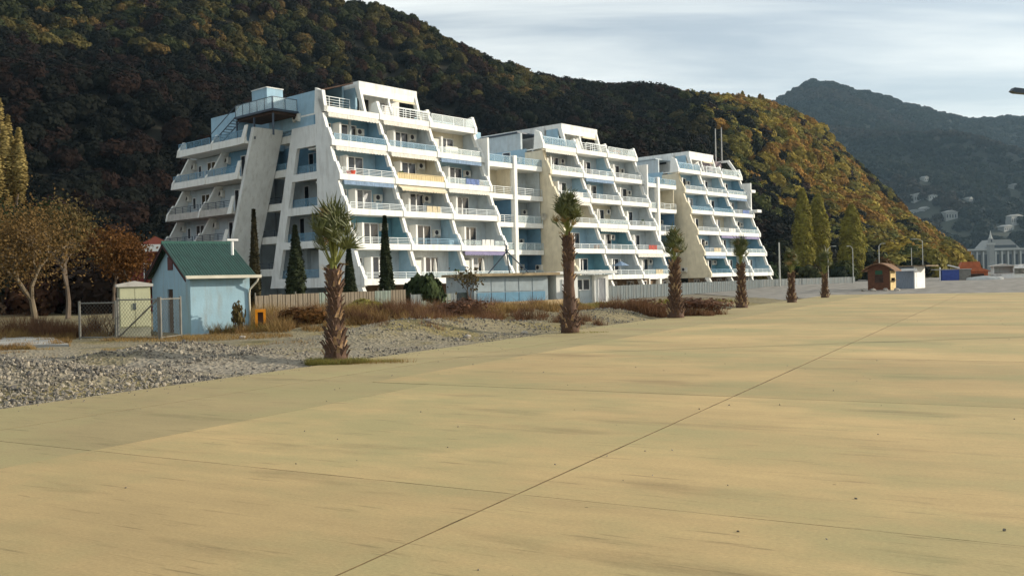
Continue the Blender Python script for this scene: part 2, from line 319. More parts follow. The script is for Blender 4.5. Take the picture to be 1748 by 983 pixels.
def railing(par, u0, u1, w_, z, h, kind, face='w', posts=None):
    bx = (lambda mb, a0, a1, d0, d1, z0, z1: mb.box(a0, a1, w_+d0, w_+d1, z0, z1)) if face == 'w' else (lambda mb, a0, a1, d0, d1, z0, z1: mb.box(w_+d0, w_+d1, a0, a1, z0, z1))
    mat_ = {'bars': rail_w, 'barsb': rail_b, 'glass': rail_w, 'glassb': rail_b, 'panel': panel_c, 'dark': rail_d, 'glassd': rail_d}[kind]
    mb = MB(); n = posts or max(2, int(round((u1-u0)/1.3)))
    bx(mb, u0, u1, 0, .05, z+h-.05, z+h)
    for i in range(n+1):
        a = u0+(u1-u0-.05)*i/n; bx(mb, a, a+.05, .002, .048, z, z+h-.05)
    if kind in ('bars', 'barsb', 'dark'):
        for k in range(1, 4): zz = z+(h-.05)*k/4; bx(mb, u0+.05, u1-.05, .012, .036, zz-.015, zz+.015)
    o = mb.obj('railing', mat_, par)
    if kind in ('glass', 'glassb', 'glassd', 'panel'):
        for i in range(n):
            a = u0+(u1-u0-.05)*i/n+.055; b = u0+(u1-u0-.05)*(i+1)/n-.005
            m2 = MB()
            if kind == 'panel':
                k = 9
                for j in range(k): x0 = a+(b-a)*j/k; bx(m2, x0, x0+(b-a)/k*.8, .0 if j % 2 else .015, .035, z+.02, z+h-.08)
                bx(m2, a, b, .036, .046, z+.02, z+h-.08)
            else: bx(m2, a, b, .02, .03, z+.04, z+h-.06)
            m2.obj('railing_panel', {'glass': glassp, 'glassb': glassb, 'panel': panel_c, 'glassd': glassp}[kind], o)
    return o
def fin(k):    # side outline of a partition between storey k and k+1 (w, z)
    zt, wk = ZT[k], WK[k]; zb = zt-.50; zn = zt+2.86-.50
    return [(wk+2.0, zb), (wk-.05, zb), (wk-.05, zt), (wk+.48, zt+1.02), (wk+.66, zt+1.02), (wk+1.16, zn), (wk+3.0, zn), (wk+3.0, zt-.36), (wk+2.0, zt-.36)]
def bay(b, k, u0, u1, wall, lining, rail, aw, rnd, style):
    zt, wk = ZT[k], WK[k]; zf = zt-.36; zn = zt+2.86-.50; zb = zt-.50; wr = wk+2.55
    MB().prism([(wk, zb), (wk, zt), (wk+.16, zt), (wk+.16, zf), (wk+3.6, zf), (wk+3.6, zb)], u0, u1).obj('balcony_slab', white_edge, b)
    if k < 6:
        MB().box(u0, u1, wr, wr+.2, zf+.001, zn-.001).obj('room_wall', wall, b)
        MB().prism([(wk+.22, zf), (wk+.22, zt), (wk+.62, zt+1.0), (wk+1.0, zt+1.02), (wk+1.5, zn-.01), (wr-.002, zn-.01), (wr-.002, zf)], u1-.03, u1-.003).obj('side_lining', lining, b)
        st = u0+1.75+rnd.uniform(-.1, .1)
        MB().box(st, st+.22, wr-.95, wr-.002, zf+.002, zf+2.15).obj('wall_stub', white, b)
        if style == 'sheet':
            MB().box(u0+.02, st-.01, wr-.8, wr-.72, zf+.002, zf+1.9).obj('screen_panel', aw_white, b)
        else:
            o = door(b, u0+.25, wr-.002, zf+.75, st-u0-.4, 1.4, 1, glassd if style != 'pale' else curtain)
            MB().box(u0+.32, st-.22, wr-.09, wr-.05, zf+.8, zf+.8+rnd.choice([.35, .6, .9])).obj('shutter', rnd.choice([offwall, curtain, frame_w]), b)
        a = st+rnd.uniform(.55, .8); door(b, st+.36, wr-.002, zf+1.72, a-st-.40, .42, 1, glassd) if a-st > .6 else None
        door(b, a+.1, wr-.002, zf+.02, 1.8, 2.2, 2, rnd.choice([glassd, glassd, None]))
        if rnd.random() < .38: aircon(b, u1-rnd.uniform(1.0, 1.7), wr-.003, zf+rnd.uniform(1.2, 1.75))
        if rnd.random() < .35:
            pt = MB(); pt.box(u1-.9, u1-.4, wk+.5, wk+.9, zf+.01, zf+.8); pt.obj('cupboard', rnd.choice([offwall, blue_l, rust]), b)
    if rail: railing(b, u0+.02, u1-.02, wk+.06, zt, .52 if k < 6 else .8, rail)
    if aw and k < 6:
        wn = WK[k+1] if k < 5 else WK[6]
        mats = {'blue': aw_blue, 'white': aw_white, 'violet': aw_purple, 'cream': aw_cream}
        m2 = MB(); r0 = wn+.08
        if aw == 'cream': m2.prism([(r0-.5, zn-.42), (r0-.46, zn-.38), (r0+.15, zn-.03), (r0+.12, zn-.07)], u0+.1, u1-.1)
        else: m2.prism([(r0-.15, zn-.22), (r0-.15, zn-.04), (r0+.1, zn-.02), (r0+.1, zn-.2)], u0+.1, u1-.2)
        n = 16; w0 = r0-.15 if aw != 'cream' else r0-.5; z0 = zn-.222 if aw != 'cream' else zn-.42      # scalloped valance
        for i in range(n):
            x0 = u0+.1+(u1-u0-.3)*i/n; x1 = u0+.1+(u1-u0-.3)*(i+1)/n
            m2.prism([(x0, z0), (x1, z0), (x1, z0-.12), ((x0+x1)/2, z0-.19), (x0, z0-.12)], w0, w0+.02, 'y')
        m2.obj('awning', mats[aw], b)
WALLS = {0: [  # building 1: walls[k-1][bay] = (room wall, lining, rail, awning, style)
    [(offwall, blue_l, 'bars', None, ''), (white, blue_l, 'glass', None, 'sheet'), (white, blue_l, 'glass', 'violet', 'sheet')],
    [(teal, teal, 'bars', None, ''), (offwall, blue_l, 'barsb', None, ''), (offwall, offwall, 'glassd', None, 'pale')],
    [(blue_l, offwall, 'bars', 'blue', 'pale'), (offwall, offwall, 'bars', 'cream', ''), (offwall, offwall, 'bars', 'white', '')],
    [(blue_l, blue_m, 'bars', 'white', 'pale'), (cream, cream, 'panel', 'white', ''), (blue_l, offwall, 'glass', 'blue', '')],
    [(blue_m, blue_m, 'glassb', 'white', ''), (offwall, offwall, 'glassb', 'white', ''), (cream, offwall, 'glass', None, 'sheet')],
    [None, None, (0, 0, 'glass', None, '')]],
 1: [[(teal, teal, 'bars', None, ''), (offwall, offwall, 'bars', None, ''), (offwall, blue_l, 'glass', 'white', '')],
    [(blue_l, blue_l, 'bars', None, ''), (teal, teal, 'bars', 'white', ''), (offwall, offwall, 'bars', None, '')],
    [(cream, cream, 'bars', 'white', 'sheet'), (cream, offwall, 'glass', None, 'sheet'), (offwall, offwall, 'bars', None, '')],
    [(offwall, blue_l, 'bars', None, ''), (blue_l, offwall, 'bars', 'blue', ''), (offwall, offwall, 'bars', None, '')],
    [(offwall, offwall, 'glass', 'white', 'sheet'), (offwall, blue_l, 'bars', None, 'sheet'), (offwall, offwall, 'bars', None, '')], [None]*3],
 2: [[(teal, teal, 'barsb', 'blue', ''), (teal, offwall, 'bars', None, ''), (blue_l, blue_l, 'bars', None, '')],
    [(blue_l, offwall, 'bars', None, ''), (blue_l, offwall, 'bars', 'violet', ''), (blue_m, blue_m, 'glass', 'violet', '')],
    [(cream, offwall, 'bars', None, ''), (cream, offwall, 'bars', None, ''), (offwall, blue_l, 'glass', None, '')],
    [(blue_l, blue_l, 'glassb', None, 'sheet'), (blue_l, blue_m, 'glassb', None, 'sheet'), (blue_l, offwall, 'bars', 'blue', '')],
    [(blue_l, blue_l, 'bars', None, ''), (offwall, blue_l, 'bars', None, ''), (blue_l, blue_m, 'glass', None, '')], [None]*3]}
def building(idx, loc, label):
    b = thing('apartment_building', label, 'building', loc, ROT, GR); rnd = random.Random(40+idx); P = 5.9; T = .16
    for k in range(1, 6):
        for i in range(3):
            wl, li, ra, aw, st = WALLS[idx][k-1][i]; bay(b, k, i*P+T, (i+1)*P-T, wl, li, ra, aw, rnd, st)
    for i in range(3): bay(b, 6, i*P+T, (i+1)*P-T, None, None, {0: 'glassb', 1: 'bars', 2: 'glass'}[i] if not (idx == 0 and i == 0) else None, None, rnd, '')
    for i in range(4):
        for k in range(1, 6):
            if i == 0: continue
            MB().prism(fin(k), i*P-T, i*P+T).obj('partition_wall', white_edge, b)
        z6, w6 = ZT[6], WK[6]
        MB().prism([(w6-.05, z6-.50), (w6-.05, z6), (w6+.4, z6+1.15 if i else z6+1.3), (w6+1.1, z6+1.0 if i else z6+1.6), (w6+1.3, z6-.36), (w6+1.3, z6-.50)], i*P-T, i*P+T).obj('partition_wall', white_edge, b)
        MB().prism([(.55, 1.795), (-.45, -.1), (.05, -.1), (1.15, 1.795)], i*P-T, i*P+T).obj('strut', white_edge, b)
    # ground storey, set back
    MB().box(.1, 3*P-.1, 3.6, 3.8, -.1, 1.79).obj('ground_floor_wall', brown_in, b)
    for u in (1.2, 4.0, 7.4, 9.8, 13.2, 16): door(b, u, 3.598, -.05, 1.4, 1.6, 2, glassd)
    # body
    zr = 16.0
    MB().box(3.9, 3*P+.1, 7.65, 22, -.1, zr).obj('rear_wall', white, b)
    MB().box(3*P+.165, 3*P+.4, 3.5, 21, -.1, 15.6).obj('side_wall', white, b)
    # penthouse with sloping front and sloping cheeks
    pw = MB(); z0, z1 = 16.245, 19.38
    pw.box(4.5, 10.8, 8.0, 20, z0, z1-.5); pw.box(4.3, 11.0, 5.76, 20.2, z1-.5, z1)
    pw.obj('penthouse', white, b)
    for u in (4.3, 11.0-.25):
        MB().prism([(5.0, z0), (5.3, z0), (6.3, z1-.502), (5.76, z1-.502)], u, u+.25).obj('penthouse_cheek', white_edge, b)
    MB().box(4.31, 4.499, 6.3, 7.999, z0, z1-.502).obj('penthouse_side_wall', blue_l, b)
    MB().prism([(5.1, z0), (5.76, z1-1.35), (5.76, z1-.502), (5.95, z1-.502), (5.95, z1-1.35), (5.3, z0)], 7.55, 7.75).obj('penthouse_cheek', white_edge, b)
    MB().box(4.56, 10.74, 5.765, 5.95, z1-1.1, z1-.502).obj('fascia', white_edge, b)
    door(b, 5.0, 7.998, z0+.05, 2.2, 2.2, 2, glassd); door(b, 8.3, 7.998, z0+.05, 1.6, 2.1, 2, curtain)
    MB().prism([(5.6, z1-1.3), (5.62, z1-1.1), (6.6, z1-.9), (6.6, z1-1.05)], 8.0, 10.6).obj('awning', aw_cream, b)
    railing(b, 7.9, 12.0, WK[6]+.25, ZT[6]+.02, .9, 'bars', posts=5)
    railing(b, 12.2, 17.4, WK[6]+2.6, ZT[6]-.3, 1.1, 'glassb', posts=5)
    return b
O1 = Vector((-11.35, 72.18, 0)); D1 = Vector((math.sin(R(41.9)), math.cos(R(41.9)), 0)); DW = Vector((-D1.y, D1.x, 0))
O2 = O1+Vector((18.15, 23.2, 0))+D1*.85; O3 = O1+Vector((36.3, 47.3, 0))+D1*2.35
b1 = building(0, O1, 'nearest of the three white terraced apartment buildings, with slanted A shaped end wall')
b2 = building(1, O2, 'middle white terraced apartment building of the row, behind the second palm')
b3 = building(2, O3, 'farthest white terraced apartment building with two thin masts on its roof')

# --- end wall of building 1: an A shaped frame with four openings
def xslab(b, name, polys, u0, u1, mat):
    mb = MB()
    for p in polys: mb.prism(p, u0, u1)
    return mb.obj(name, mat, b)
front = []
for k in range(1, 6):
    zt, wk = ZT[k], WK[k]; front += [(wk-.05, zt-.50), (wk-.05, zt), (wk+.48, zt+1.02), (wk+.66, zt+1.02), (wk+1.16, zt+2.86-.50)]
col = [(6.0, 17.95), (6.0, 1.7), (.3, 1.7)] + front + [(WK[6]-.05, ZT[6]-.50), (WK[6]-.05, ZT[6]), (WK[6]+.2, 17.9)]
polys = [col]
bo = lambda z: 13.15-(z-1.7)*.283        # outer back edge of the A
bi = lambda z: bo(z)-1.12                # inner edge of the back leg
bands = [(13.45, 15.2), (10.7, 11.3), (7.85, 8.5), (5.0, 5.6), (1.7, 2.5)]
for z0, z1 in bands: polys.append([(6.002, z0), (bi(z0)-.002, z0), (bi(z1)-.002, z1), (6.002, z1)])
polys.append([(bo(1.7), 1.7), (bo(15.2), 15.2), (bi(15.2), 15.2), (bi(1.7), 1.7)])
xslab(b1, 'end_wall', polys, -.16, .16, white)
for zf, zt_, mt in ((2.51, 5.0, offwall), (5.61, 7.85, offwall), (8.51, 10.7, offwall), (11.31, 13.45, blue_m)):
    xslab(b1, 'recess_wall', [[(6.3, zf), (12.6-(zf-1.7)*.28, zf), (12.6-(zf-1.7)*.28, zt_), (6.3, zt_)]], 2.4, 2.5, mt)
    MB().box(.162, 2.4, 6.02, 6.2, zf, zt_).obj('recess_side', mt, b1)
    MB().box(.162, 2.9, 6.21, bi(zf)+.6, zf-.3, zf-.02).obj('recess_floor', soffit, b1)
    railing(b1, 6.3, bi(zf)-.05, .25, zf-.02, .75, 'glassb', face='u', posts=2)
# recessed end facade between the A frame and the wing, with its own balconies (facing -u)
MB().box(3.6, 3.8, 6.3, 24, -.1, 16.2).obj('end_facade_wall', offwall, b1)
MB().box(3.59, 3.598, 6.4, 17.5, 12.0, 14.6).obj('painted_panel', blue_m, b1)
wf = lambda z: 11.25+(15.3-z)*.40        # wing's front slab line
for n_, zb in enumerate((2.8, 5.65, 8.5, 11.36, 14.2)):
    a = bo(zb) - .9; c = wf(zb)+.3
    ZB = zb
    MB().prism([(.3, zb), (.3, zb+.62), (.46, zb+.62), (.46, zb+.24), (3.59, zb+.24), (3.59, zb)], a, c, 'y').obj('balcony_slab', white_edge, b1)
    fixnormals(b1.children[-1].data)
    railing(b1, a+.1, c-.4, .36, zb+.62, .55, 'glassb' if n_ > 2 else 'dark', face='u', posts=2)
    if zb < 14: door(b1, a+1.2, 3.598, zb+.26, 1.5, 2.15, 2, glassd, face='u')
    else: door(b1, a+1.4, 3.598, zb+.26, 2.2, 2.3, 3, purple, face='u'); door(b1, a+.3, 3.598, zb+1.0, .7, 1.2, 1, glassd, face='u')
    MB().box(2.0, 3.59, a-1.3, a-1.1, zb+.26, zb+2.8 if zb < 14 else 16.8).obj('recess_side', blue_l if zb > 10 else offwall, b1)
# broad leaning slab at the wing's near end
xslab(b1, 'leaning_slab', [[(wf(1.2)-.12, 1.2), (wf(15.35)-.12, 15.35), (wf(15.35)+.28, 15.35), (wf(1.2)+.28, 1.2)]], -2.7, .2, white)
# wing, two bays of balconies facing -u
wb = lambda z: 23.4+(14.3-z)*.41; wm = lambda z: 17.55+(14.3-z)*.40
MB().box(-1.0, 3.5, 17.6, 24.8, -.1, 14.3).obj('wing_wall', offwall, b1)
for n_, zb in enumerate((2.6, 5.45, 8.25, 11.15, 14.05)):
    zt_ = zb+.6; mt = [offwall, offwall, offwall, blue_m, blue_l][n_]
    for a, c, q in ((wf(zb)+.3, wm(zb)-.12, 0), (wm(zb)+.12, wb(zb)-.12, 1)):
        MB().prism([(-3.0, zb), (-3.0, zt_), (-2.84, zt_), (-2.84, zb+.24), (-.0, zb+.24), (-.0, zb)], a, c, 'y').obj('balcony_slab', [soffit, soffit, soffit, white_edge, white_edge][n_], b1)
        fixnormals(b1.children[-1].data)
        railing(b1, a+.05, c-.05, -2.95, zt_, .6, 'glassb' if n_ > 2 else 'dark', face='u', posts=4)
        if n_ < 4:
            MB().box(-1.2, -1.002, a, c, zb+.245, zb+2.84).obj('room_wall', mt if q == 0 else offwall, b1)
            door(b1, a+.9, -1.202, zb+.26, 1.5, 2.1, 2, glassd if n_ else purple, face='u')
            door(b1, a+.1 if q == 0 else a+3.4, -1.202, zb+1.1, .6, 1.1, 1, glassd, face='u')
            aircon(b1, -1.203, c-.6, zb+1.9, 'u')
    for f_ in ((wm, wb) if n_ < 5 else ()):
        z1 = zb+2.85 if n_ < 4 else zb+.6
        pts = [(-3.06, zb), (-3.06, zt_), (-2.65, zt_+.85), (-2.4, zt_+.85), (-1.9, z1-.01), (-1.2, z1-.01), (-1.2, zb)]
        if n_ == 4: pts = [(-3.06, zb), (-3.06, zt_), (-2.7, zt_+.75), (-2.4, zt_+.75), (-2.2, zb)]
        # partition leaning with the slope: sheared prism
        mb = MB(); m_ = len(pts)
        v = [(p[0], f_(p[1])-.12, p[1]) for p in pts]+[(p[0], f_(p[1])+.12, p[1]) for p in pts]
        mb.add(v, [tuple(range(m_)), tuple(range(m_, 2*m_))[::-1]]+[((i+1) % m_, i, m_+i, m_+(i+1) % m_) for i in range(m_)])
        o = mb.obj('partition_wall', white_edge, b1); fixnormals(o.data)
    # stub of parapet beside the leaning slab
    MB().prism([(wf(zb)+.05+.29, zb), (wf(zt_+.9)+.3, zt_+.9), (wf(zt_+.9)+.75, zt_+.9), (wf(zb)+1.0, zb)], -3.12, -3.02).obj('parapet_end', white_edge, b1)
# terrace storey on top of the wing and the roof deck
MB().box(-1.5, 3.5, 15.8, 20.0, 14.35, 17.4).obj('terrace_room', blue_l, b1)
MB().prism([(13.3, 16.7), (13.3, 17.95), (15.0, 17.9), (15.79, 17.45), (15.79, 16.7)], -1.5, .1).obj('roof_box', blue_l, b1)
MB().box(-2.6, -.02, 8.5, 14.3, 16.42, 16.6).obj('deck_slab', rail_d, b1)
MB().box(-2.4, -.05, 8.7, 14.1, 16.2, 16.419).obj('deck_soffit', wood_d, b1)
for u, w_ in ((-2.5, 8.6), (-2.5, 11.4), (-2.5, 14.1)): MB().box(u, u+.12, w_, w_+.12, 14.4, 16.2).obj('deck_post', rail_d, b1)
railing(b1, 8.6, 14.2, -2.56, 16.6, 1.0, 'glassd', face='u', posts=5)
railing(b1, -2.5, -.1, 8.55, 16.6, 1.0, 'glassd', posts=2)
MB().box(-1.5, .1, 10.9, 13.2, 16.62, 18.8).obj('stair_head', blue_l, b1); MB().box(-1.55, .15, 10.85, 13.25, 18.8, 18.88).obj('stair_head_cap', white, b1)
s_ = MB(); s_.tube([(-2.5, 14.3, 16.6), (-2.6, 18.2, 14.7)], .05, 5); s_.tube([(-2.5, 14.3, 17.5), (-2.6, 18.2, 15.6)], .04, 5)
s_.tube([(-1.7, 14.3, 16.6), (-1.8, 18.2, 14.7)], .05, 5)
for i in range(10): t = i/10; s_.box(-2.55, -1.7, 14.3+3.9*t, 14.5+3.9*t, 16.55-1.9*t, 16.58-1.9*t)
s_.obj('roof_stair', rail_d, b1)
# blue side wall, corner terrace under a dark lean-to roof beside the penthouse
MB().box(.17, .4, 6.2, 13.2, 15.2, 18.1).obj('upper_side_wall', blue_l, b1)
MB().box(3.9, 4.1, 7.6, 19.5, 16.21, 19.25).obj('upper_side_wall', blue_l, b1)
aircon(b1, .165, 9.3, 15.9, 'u')
lr = MB(); lr.prism([(.3, 18.0), (3.88, 19.1), (3.88, 19.22), (.3, 18.12)], 6.0, 12.9, 'y'); lr.obj('lean_to_roof', wood_d, b1)
MB().box(.45, .55, 6.05, 6.15, 16.9, 17.98).obj('roof_post', white, b1)
MB().box(.41, 3.88, 9.0, 9.2, 16.25, 18.0).obj('terrace_back_wall', mk('brown_back_wall', (.16, .12, .10)), b1)
railing(b1, .5, 3.8, 6.4, 16.9, .9, 'bars', posts=3)
MB().box(.41, 3.88, 6.2, 13, 16.0, 16.24).obj('corner_terrace', white, b1)

# --- plain end walls of buildings 2 and 3
for b, zt_ in ((b2, 16.6), (b3, 16.6)):
    xslab(b, 'end_wall', [[(7.4, 15.89), (7.4, 1.7), (.3, 1.7)] + front + [(WK[6]-.05, 15.89)]], -.16, .16, cream)
    MB().box(-.15, .15, 7.41, 20, -.1, 16.3).obj('end_wall', blue_l, b)
    MB().box(.16, 4.29, 7.5, 20.1, 15.9, 16.24).obj('roof_slab', white, b)
    MB().box(3.9, 4.29, 8.2, 20.1, 16.241, 19.3).obj('upper_side_wall', white, b)
    MB().box(-.14, .14, 8.0, 19.9, 16.301, 18.1).obj('terrace_wall', offwall, b)
    railing(b, .3, 4.0, WK[6]+.3, 16.7, .8, 'glassb', posts=3)
    MB().box(-.3, 3.7, 8.3, 15, 18.15, 18.28).obj('awning_roof', rail_d if b is b2 else offwall, b)
    aircon(b, -.16, 8.6, 14.9, 'u')
    door(b, 9.5, -.145, 16.4 if b is b3 else 15.0, 1.2, 1.2, 1, glassd, face='u')
    MB().box(-2.0, -.16, 14, 16.2, 14.5, 18.9).obj('stair_head', blue_l, b)
MB().box(3.75, 3.89, 9.2, 15.5, 17.9, 18.35).obj('strip_window', glassd, b3)
# dish on the wall of building 2
d = MB(); d.tube([(0, 0, 0), (-.25, 0, .02)], .03, 6); n = 14
ring = [(-.3-.06*(1), .38*math.cos(2*math.pi*i/n), .38*math.sin(2*math.pi*i/n)) for i in range(n)]
d.add([(-.24, 0, 0)]+ring, [(0, i+1, (i+1) % n+1) for i in range(n)]+[(0, (i+1) % n+1, i+1) for i in range(n)])
do = d.obj('satellite_dish', acm, b2); do.location = (-.16, 4.6, 8.7)
aircon(b3, -.16, 4.5, 2.6, 'u'); aircon(b2, -.16, 6.0, 3.0, 'u')
# brick flue between 2 and 3, roof house and masts of 3
MB().box(17.6, 18.9, 8.2, 9.6, 12, 17.6).box(17.5, 19.0, 8.1, 9.7, 17.6, 17.9).obj('brick_flue', mk('flue_brick', (.22, .08, .05), var=.3, scale=3, bump=.3), b2)
MB().box(13.2, 16.6, 7.6, 12, 16.25, 19.0).obj('roof_house', mk('mauve_plaster', (.22, .18, .19)), b3)
MB().prism([(4.6, 16.6), (6.4, 19.2), (8.6, 19.2), (8.6, 18.9), (6.7, 18.9), (5.1, 16.6)], 16.7, 16.95).obj('roof_arch', white_edge, b3)
for w_ in (6.9, 7.9):
    MB().tube([(15.6, w_, 18.9), (15.6, w_, 24.0)], [.10, .07], 8).obj('mast', mk('grey_mast_metal', (.45, .44, .42), rough=.4), b3)

# --- linking blocks with stacked balconies between the buildings
def linkblock(loc, label, idx):
    b = thing('linking_block', label, 'building', loc, ROT, 'balcony blocks linking the terraced buildings'); rnd = random.Random(idx)
    zs = [2.2, 5.1, 7.95, 10.85, 14.05]; cols = [[blue_m, blue_d], [blue_l, blue_m], [blue_d, offwall], [cream, offwall], [0, 0]]
    if idx: cols = [[blue_l, blue_d], [offwall, blue_m], [offwall, blue_d], [offwall, cream], [0, 0]]
    MB().box(25.3, 25.75, 6.75, 7.4, -.1, 14.9).obj('pillar', white_edge, b)
    for n_, zt_ in enumerate(zs):
        for j, (a, c) in enumerate(((18.35, 25.29), (25.76, 30.0))):
            MB().prism([(6.9, zt_-.5), (6.9, zt_), (7.04, zt_), (7.04, zt_-.25), (9.5, zt_-.25), (9.5, zt_-.5)], a, c).obj('balcony_slab', white_edge, b)
            railing(b, a+.02, c-.02, 6.96, zt_, .75, rnd.choice(['bars', 'glass', 'bars']) if n_ < 4 else 'glassb')
            if n_ < 4:
                MB().box(a, c, 9.2, 9.4, zt_-.24, zs[n_+1]-.51).obj('room_wall', cols[n_][j], b)
                MB().box(c-.12, c-.01, 7.3, 9.19, zt_-.24, zs[n_+1]-.51).obj('side_lining', cols[n_][j], b)
                door(b, a+(.3 if j else 3.6), 9.198, zt_-.22, 1.2, 2.05, 1+j, glassd)
                if j and rnd.random() < .6: aircon(b, c-rnd.uniform(1.0, 1.8), 9.19, zt_+rnd.uniform(.6, 1.2))
    for n_ in range(4):      # slanting parapet ends where the block meets the terraces
        zt_ = zs[n_]
    MB().box(18.5, 30, 9.5, 18, -.1, 13.5).obj('rear_wall', blue_l, b)
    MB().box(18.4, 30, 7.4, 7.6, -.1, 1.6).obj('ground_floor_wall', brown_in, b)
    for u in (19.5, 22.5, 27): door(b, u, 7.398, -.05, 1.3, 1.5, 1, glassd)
    return b
l1 = linkblock(O1, 'stacked balconies with blue recesses linking the nearest and middle terraced buildings', 0)
l2 = linkblock(O2, 'narrow stacked balconies linking the middle and farthest terraced buildings', 1)

# end stack at the far right of building 3 (two small side balconies)
for z in (14.2, 11.2):
    MB().box(17.9, 19.2, 3.4+(14.2-z)*.3*-1, 6.5, z, z+.4).obj('side_balcony', white_edge, b3)

# ------------------------------------------------------------------ hills
def lerp_line(P, a):
    a = max(0, min(1, a))*(len(P)-1); i = min(int(a), len(P)-2); t = a-i
    return tuple(P[i][k]*(1-t)+P[i+1][k]*t for k in range(len(P[0])))
def resample(P, n):
    P = np.array(P, float); d = np.r_[0, np.cumsum(np.linalg.norm(np.diff(P[:, :2], axis=0), axis=1))]; q = np.linspace(0, d[-1], n)
    return np.array([np.interp(q, d, P[:, k]) for k in range(P.shape[1])]).T
RIDGE = [(-620, 320, 200), (-424, 380, 196), (-361, 390, 192), (-294, 400, 182), (-230, 420, 158), (-203, 430, 152), (-160, 450, 163), (-117, 480, 162), (-94, 490, 157), (-77, 500, 157), (-65, 505, 153), (-53, 510, 146), (-34, 520, 138), (-15, 530, 131), (-2, 540, 127), (12, 550, 128), (33, 555, 125), (48, 560, 124), (70, 565, 123), (85, 570, 122), (108, 575, 119), (138, 580, 117), (161, 585, 113), (172, 585, 110), (186, 580, 103), (193, 570, 89), (204, 560, 75), (214, 550, 59), (225, 545, 42), (237, 540, 27), (245, 535, 13), (252, 530, 1)]
FOOT = [(-420, 30), (-300, 80), (-200, 118), (-100, 145), (-30, 168), (20, 200), (70, 222), (110, 245), (150, 300), (190, 380), (222, 460), (248, 525)]
NA, NT = 150, 64
RG = resample(RIDGE, NA); FT = resample([(a, b, 0) for a, b in FOOT], NA)
def nz2(x, y, s, o=0): return noise.noise(Vector((x*s, y*s, o)))
def hill_point(i, t):
    """point on the hillside: i along, t up the slope (1 = crest, >1 = behind)"""
    i = max(0, min(NA-1, i)); i0 = int(i); i1 = min(i0+1, NA-1); fr = i-i0
    r = RG[i0]*(1-fr)+RG[i1]*fr; f = FT[i0]*(1-fr)+FT[i1]*fr
    x = f[0]+(r[0]-f[0])*t; y = f[1]+(r[1]-f[1])*t
    zr = max(0, r[2]-(19 if r[0] < 20 else 19-11*min(1, (r[0]-20)/120)))
    if t <= 1: z = zr*(.25*t+.75*(t*t*(3-2*t))*.9+.1*t*.75)
    else: z = zr*(1-1.3*(t-1)**1.5)
    e = math.sin(math.pi*min(1, max(0, t)))
    # spurs running down towards the right
    ax = x*.8+y*.62; ay = -x*.45+y*.55
    rid = 1-2*abs(noise.noise(Vector((ax*.0042+1.7, ay*.009, 4.2))))
    z += e*min(1, zr/60)*(44*(rid-.6)+13*nz2(x, y, .02, 9))
    return (x, y, max(z, -.3) if t > .02 else -.3)
V = []; TS = [1.9*j/(NT-1) for j in range(NT)]
for j in range(NT):
    for i in range(NA): V.append(hill_point(i, TS[j]))
Fq = [(j*NA+i, j*NA+i+1, (j+1)*NA+i+1, (j+1)*NA+i) for j in range(NT-1) for i in range(NA-1)]
hm = mk('forest_floor', (.018, .016, .009), var=.4, scale=.05, world=True)
me = npmesh('hill', np.array(V), np.array(Fq), hm); me.polygons.foreach_set('use_smooth', [True]*len(me.polygons)); tag(link('hill', me), kind='structure')

FAR = [(-900, 2300, 300), (-300, 2300, 340), (48, 2300, 396), (413, 2300, 373), (573, 2350, 415), (650, 2370, 440), (716, 2400, 466), (778, 2450, 506), (842, 2500, 534), (913, 2500, 509), (1008, 2500, 487), (1103, 2500, 453), (1166, 2500, 436), (1245, 2500, 414), (1335, 2550, 425), (1458, 2600, 434), (1775, 2700, 476), (2377, 2800, 534), (3498, 3000, 378), (4500, 3000, 200)]
FF = [(-900, 1400), (400, 1200), (900, 1150), (1500, 1150), (2500, 1100), (4500, 1200)]
NB = 220; RF = resample(FAR, NB); RFt = resample([(a, b, 0) for a, b in FF], NB)
def far_point(i, t):
    i = max(0, min(NB-1, i)); i0 = int(i); i1 = min(i0+1, NB-1); fr = i-i0
    r = RF[i0]*(1-fr)+RF[i1]*fr; f = RFt[i0]*(1-fr)+RFt[i1]*fr
    x = f[0]+(r[0]-f[0])*t; y = f[1]+(r[1]-f[1])*t; zr = r[2]-9
    z = zr*(t**1.15) if t <= 1 else zr*(1-.9*(t-1)**1.3)
    e = math.sin(math.pi*min(1, t)); z += e*(110*(.45-2*abs(nz2(x+.5*y, y*.5, .0016, 2)))+35*nz2(x, y, .006, 5))
    if t > .95: z += 6*nz2(x, y, .02, 1)
    return (x, y, z)
V = []; TF = [1.7*j/49 for j in range(50)]
for t in TF:
    for i in range(NB): V.append(far_point(i, t))
Fq = [(j*NB+i, j*NB+i+1, (j+1)*NB+i+1, (j+1)*NB+i) for j in range(49) for i in range(NB-1)]
me = npmesh('far_mountain', np.array(V), np.array(Fq), mk('far_forest_floor', (.028, .032, .022), var=.5, scale=.01, world=True)); me.polygons.foreach_set('use_smooth', [True]*len(me.polygons)); tag(link('mountain', me), kind='structure')

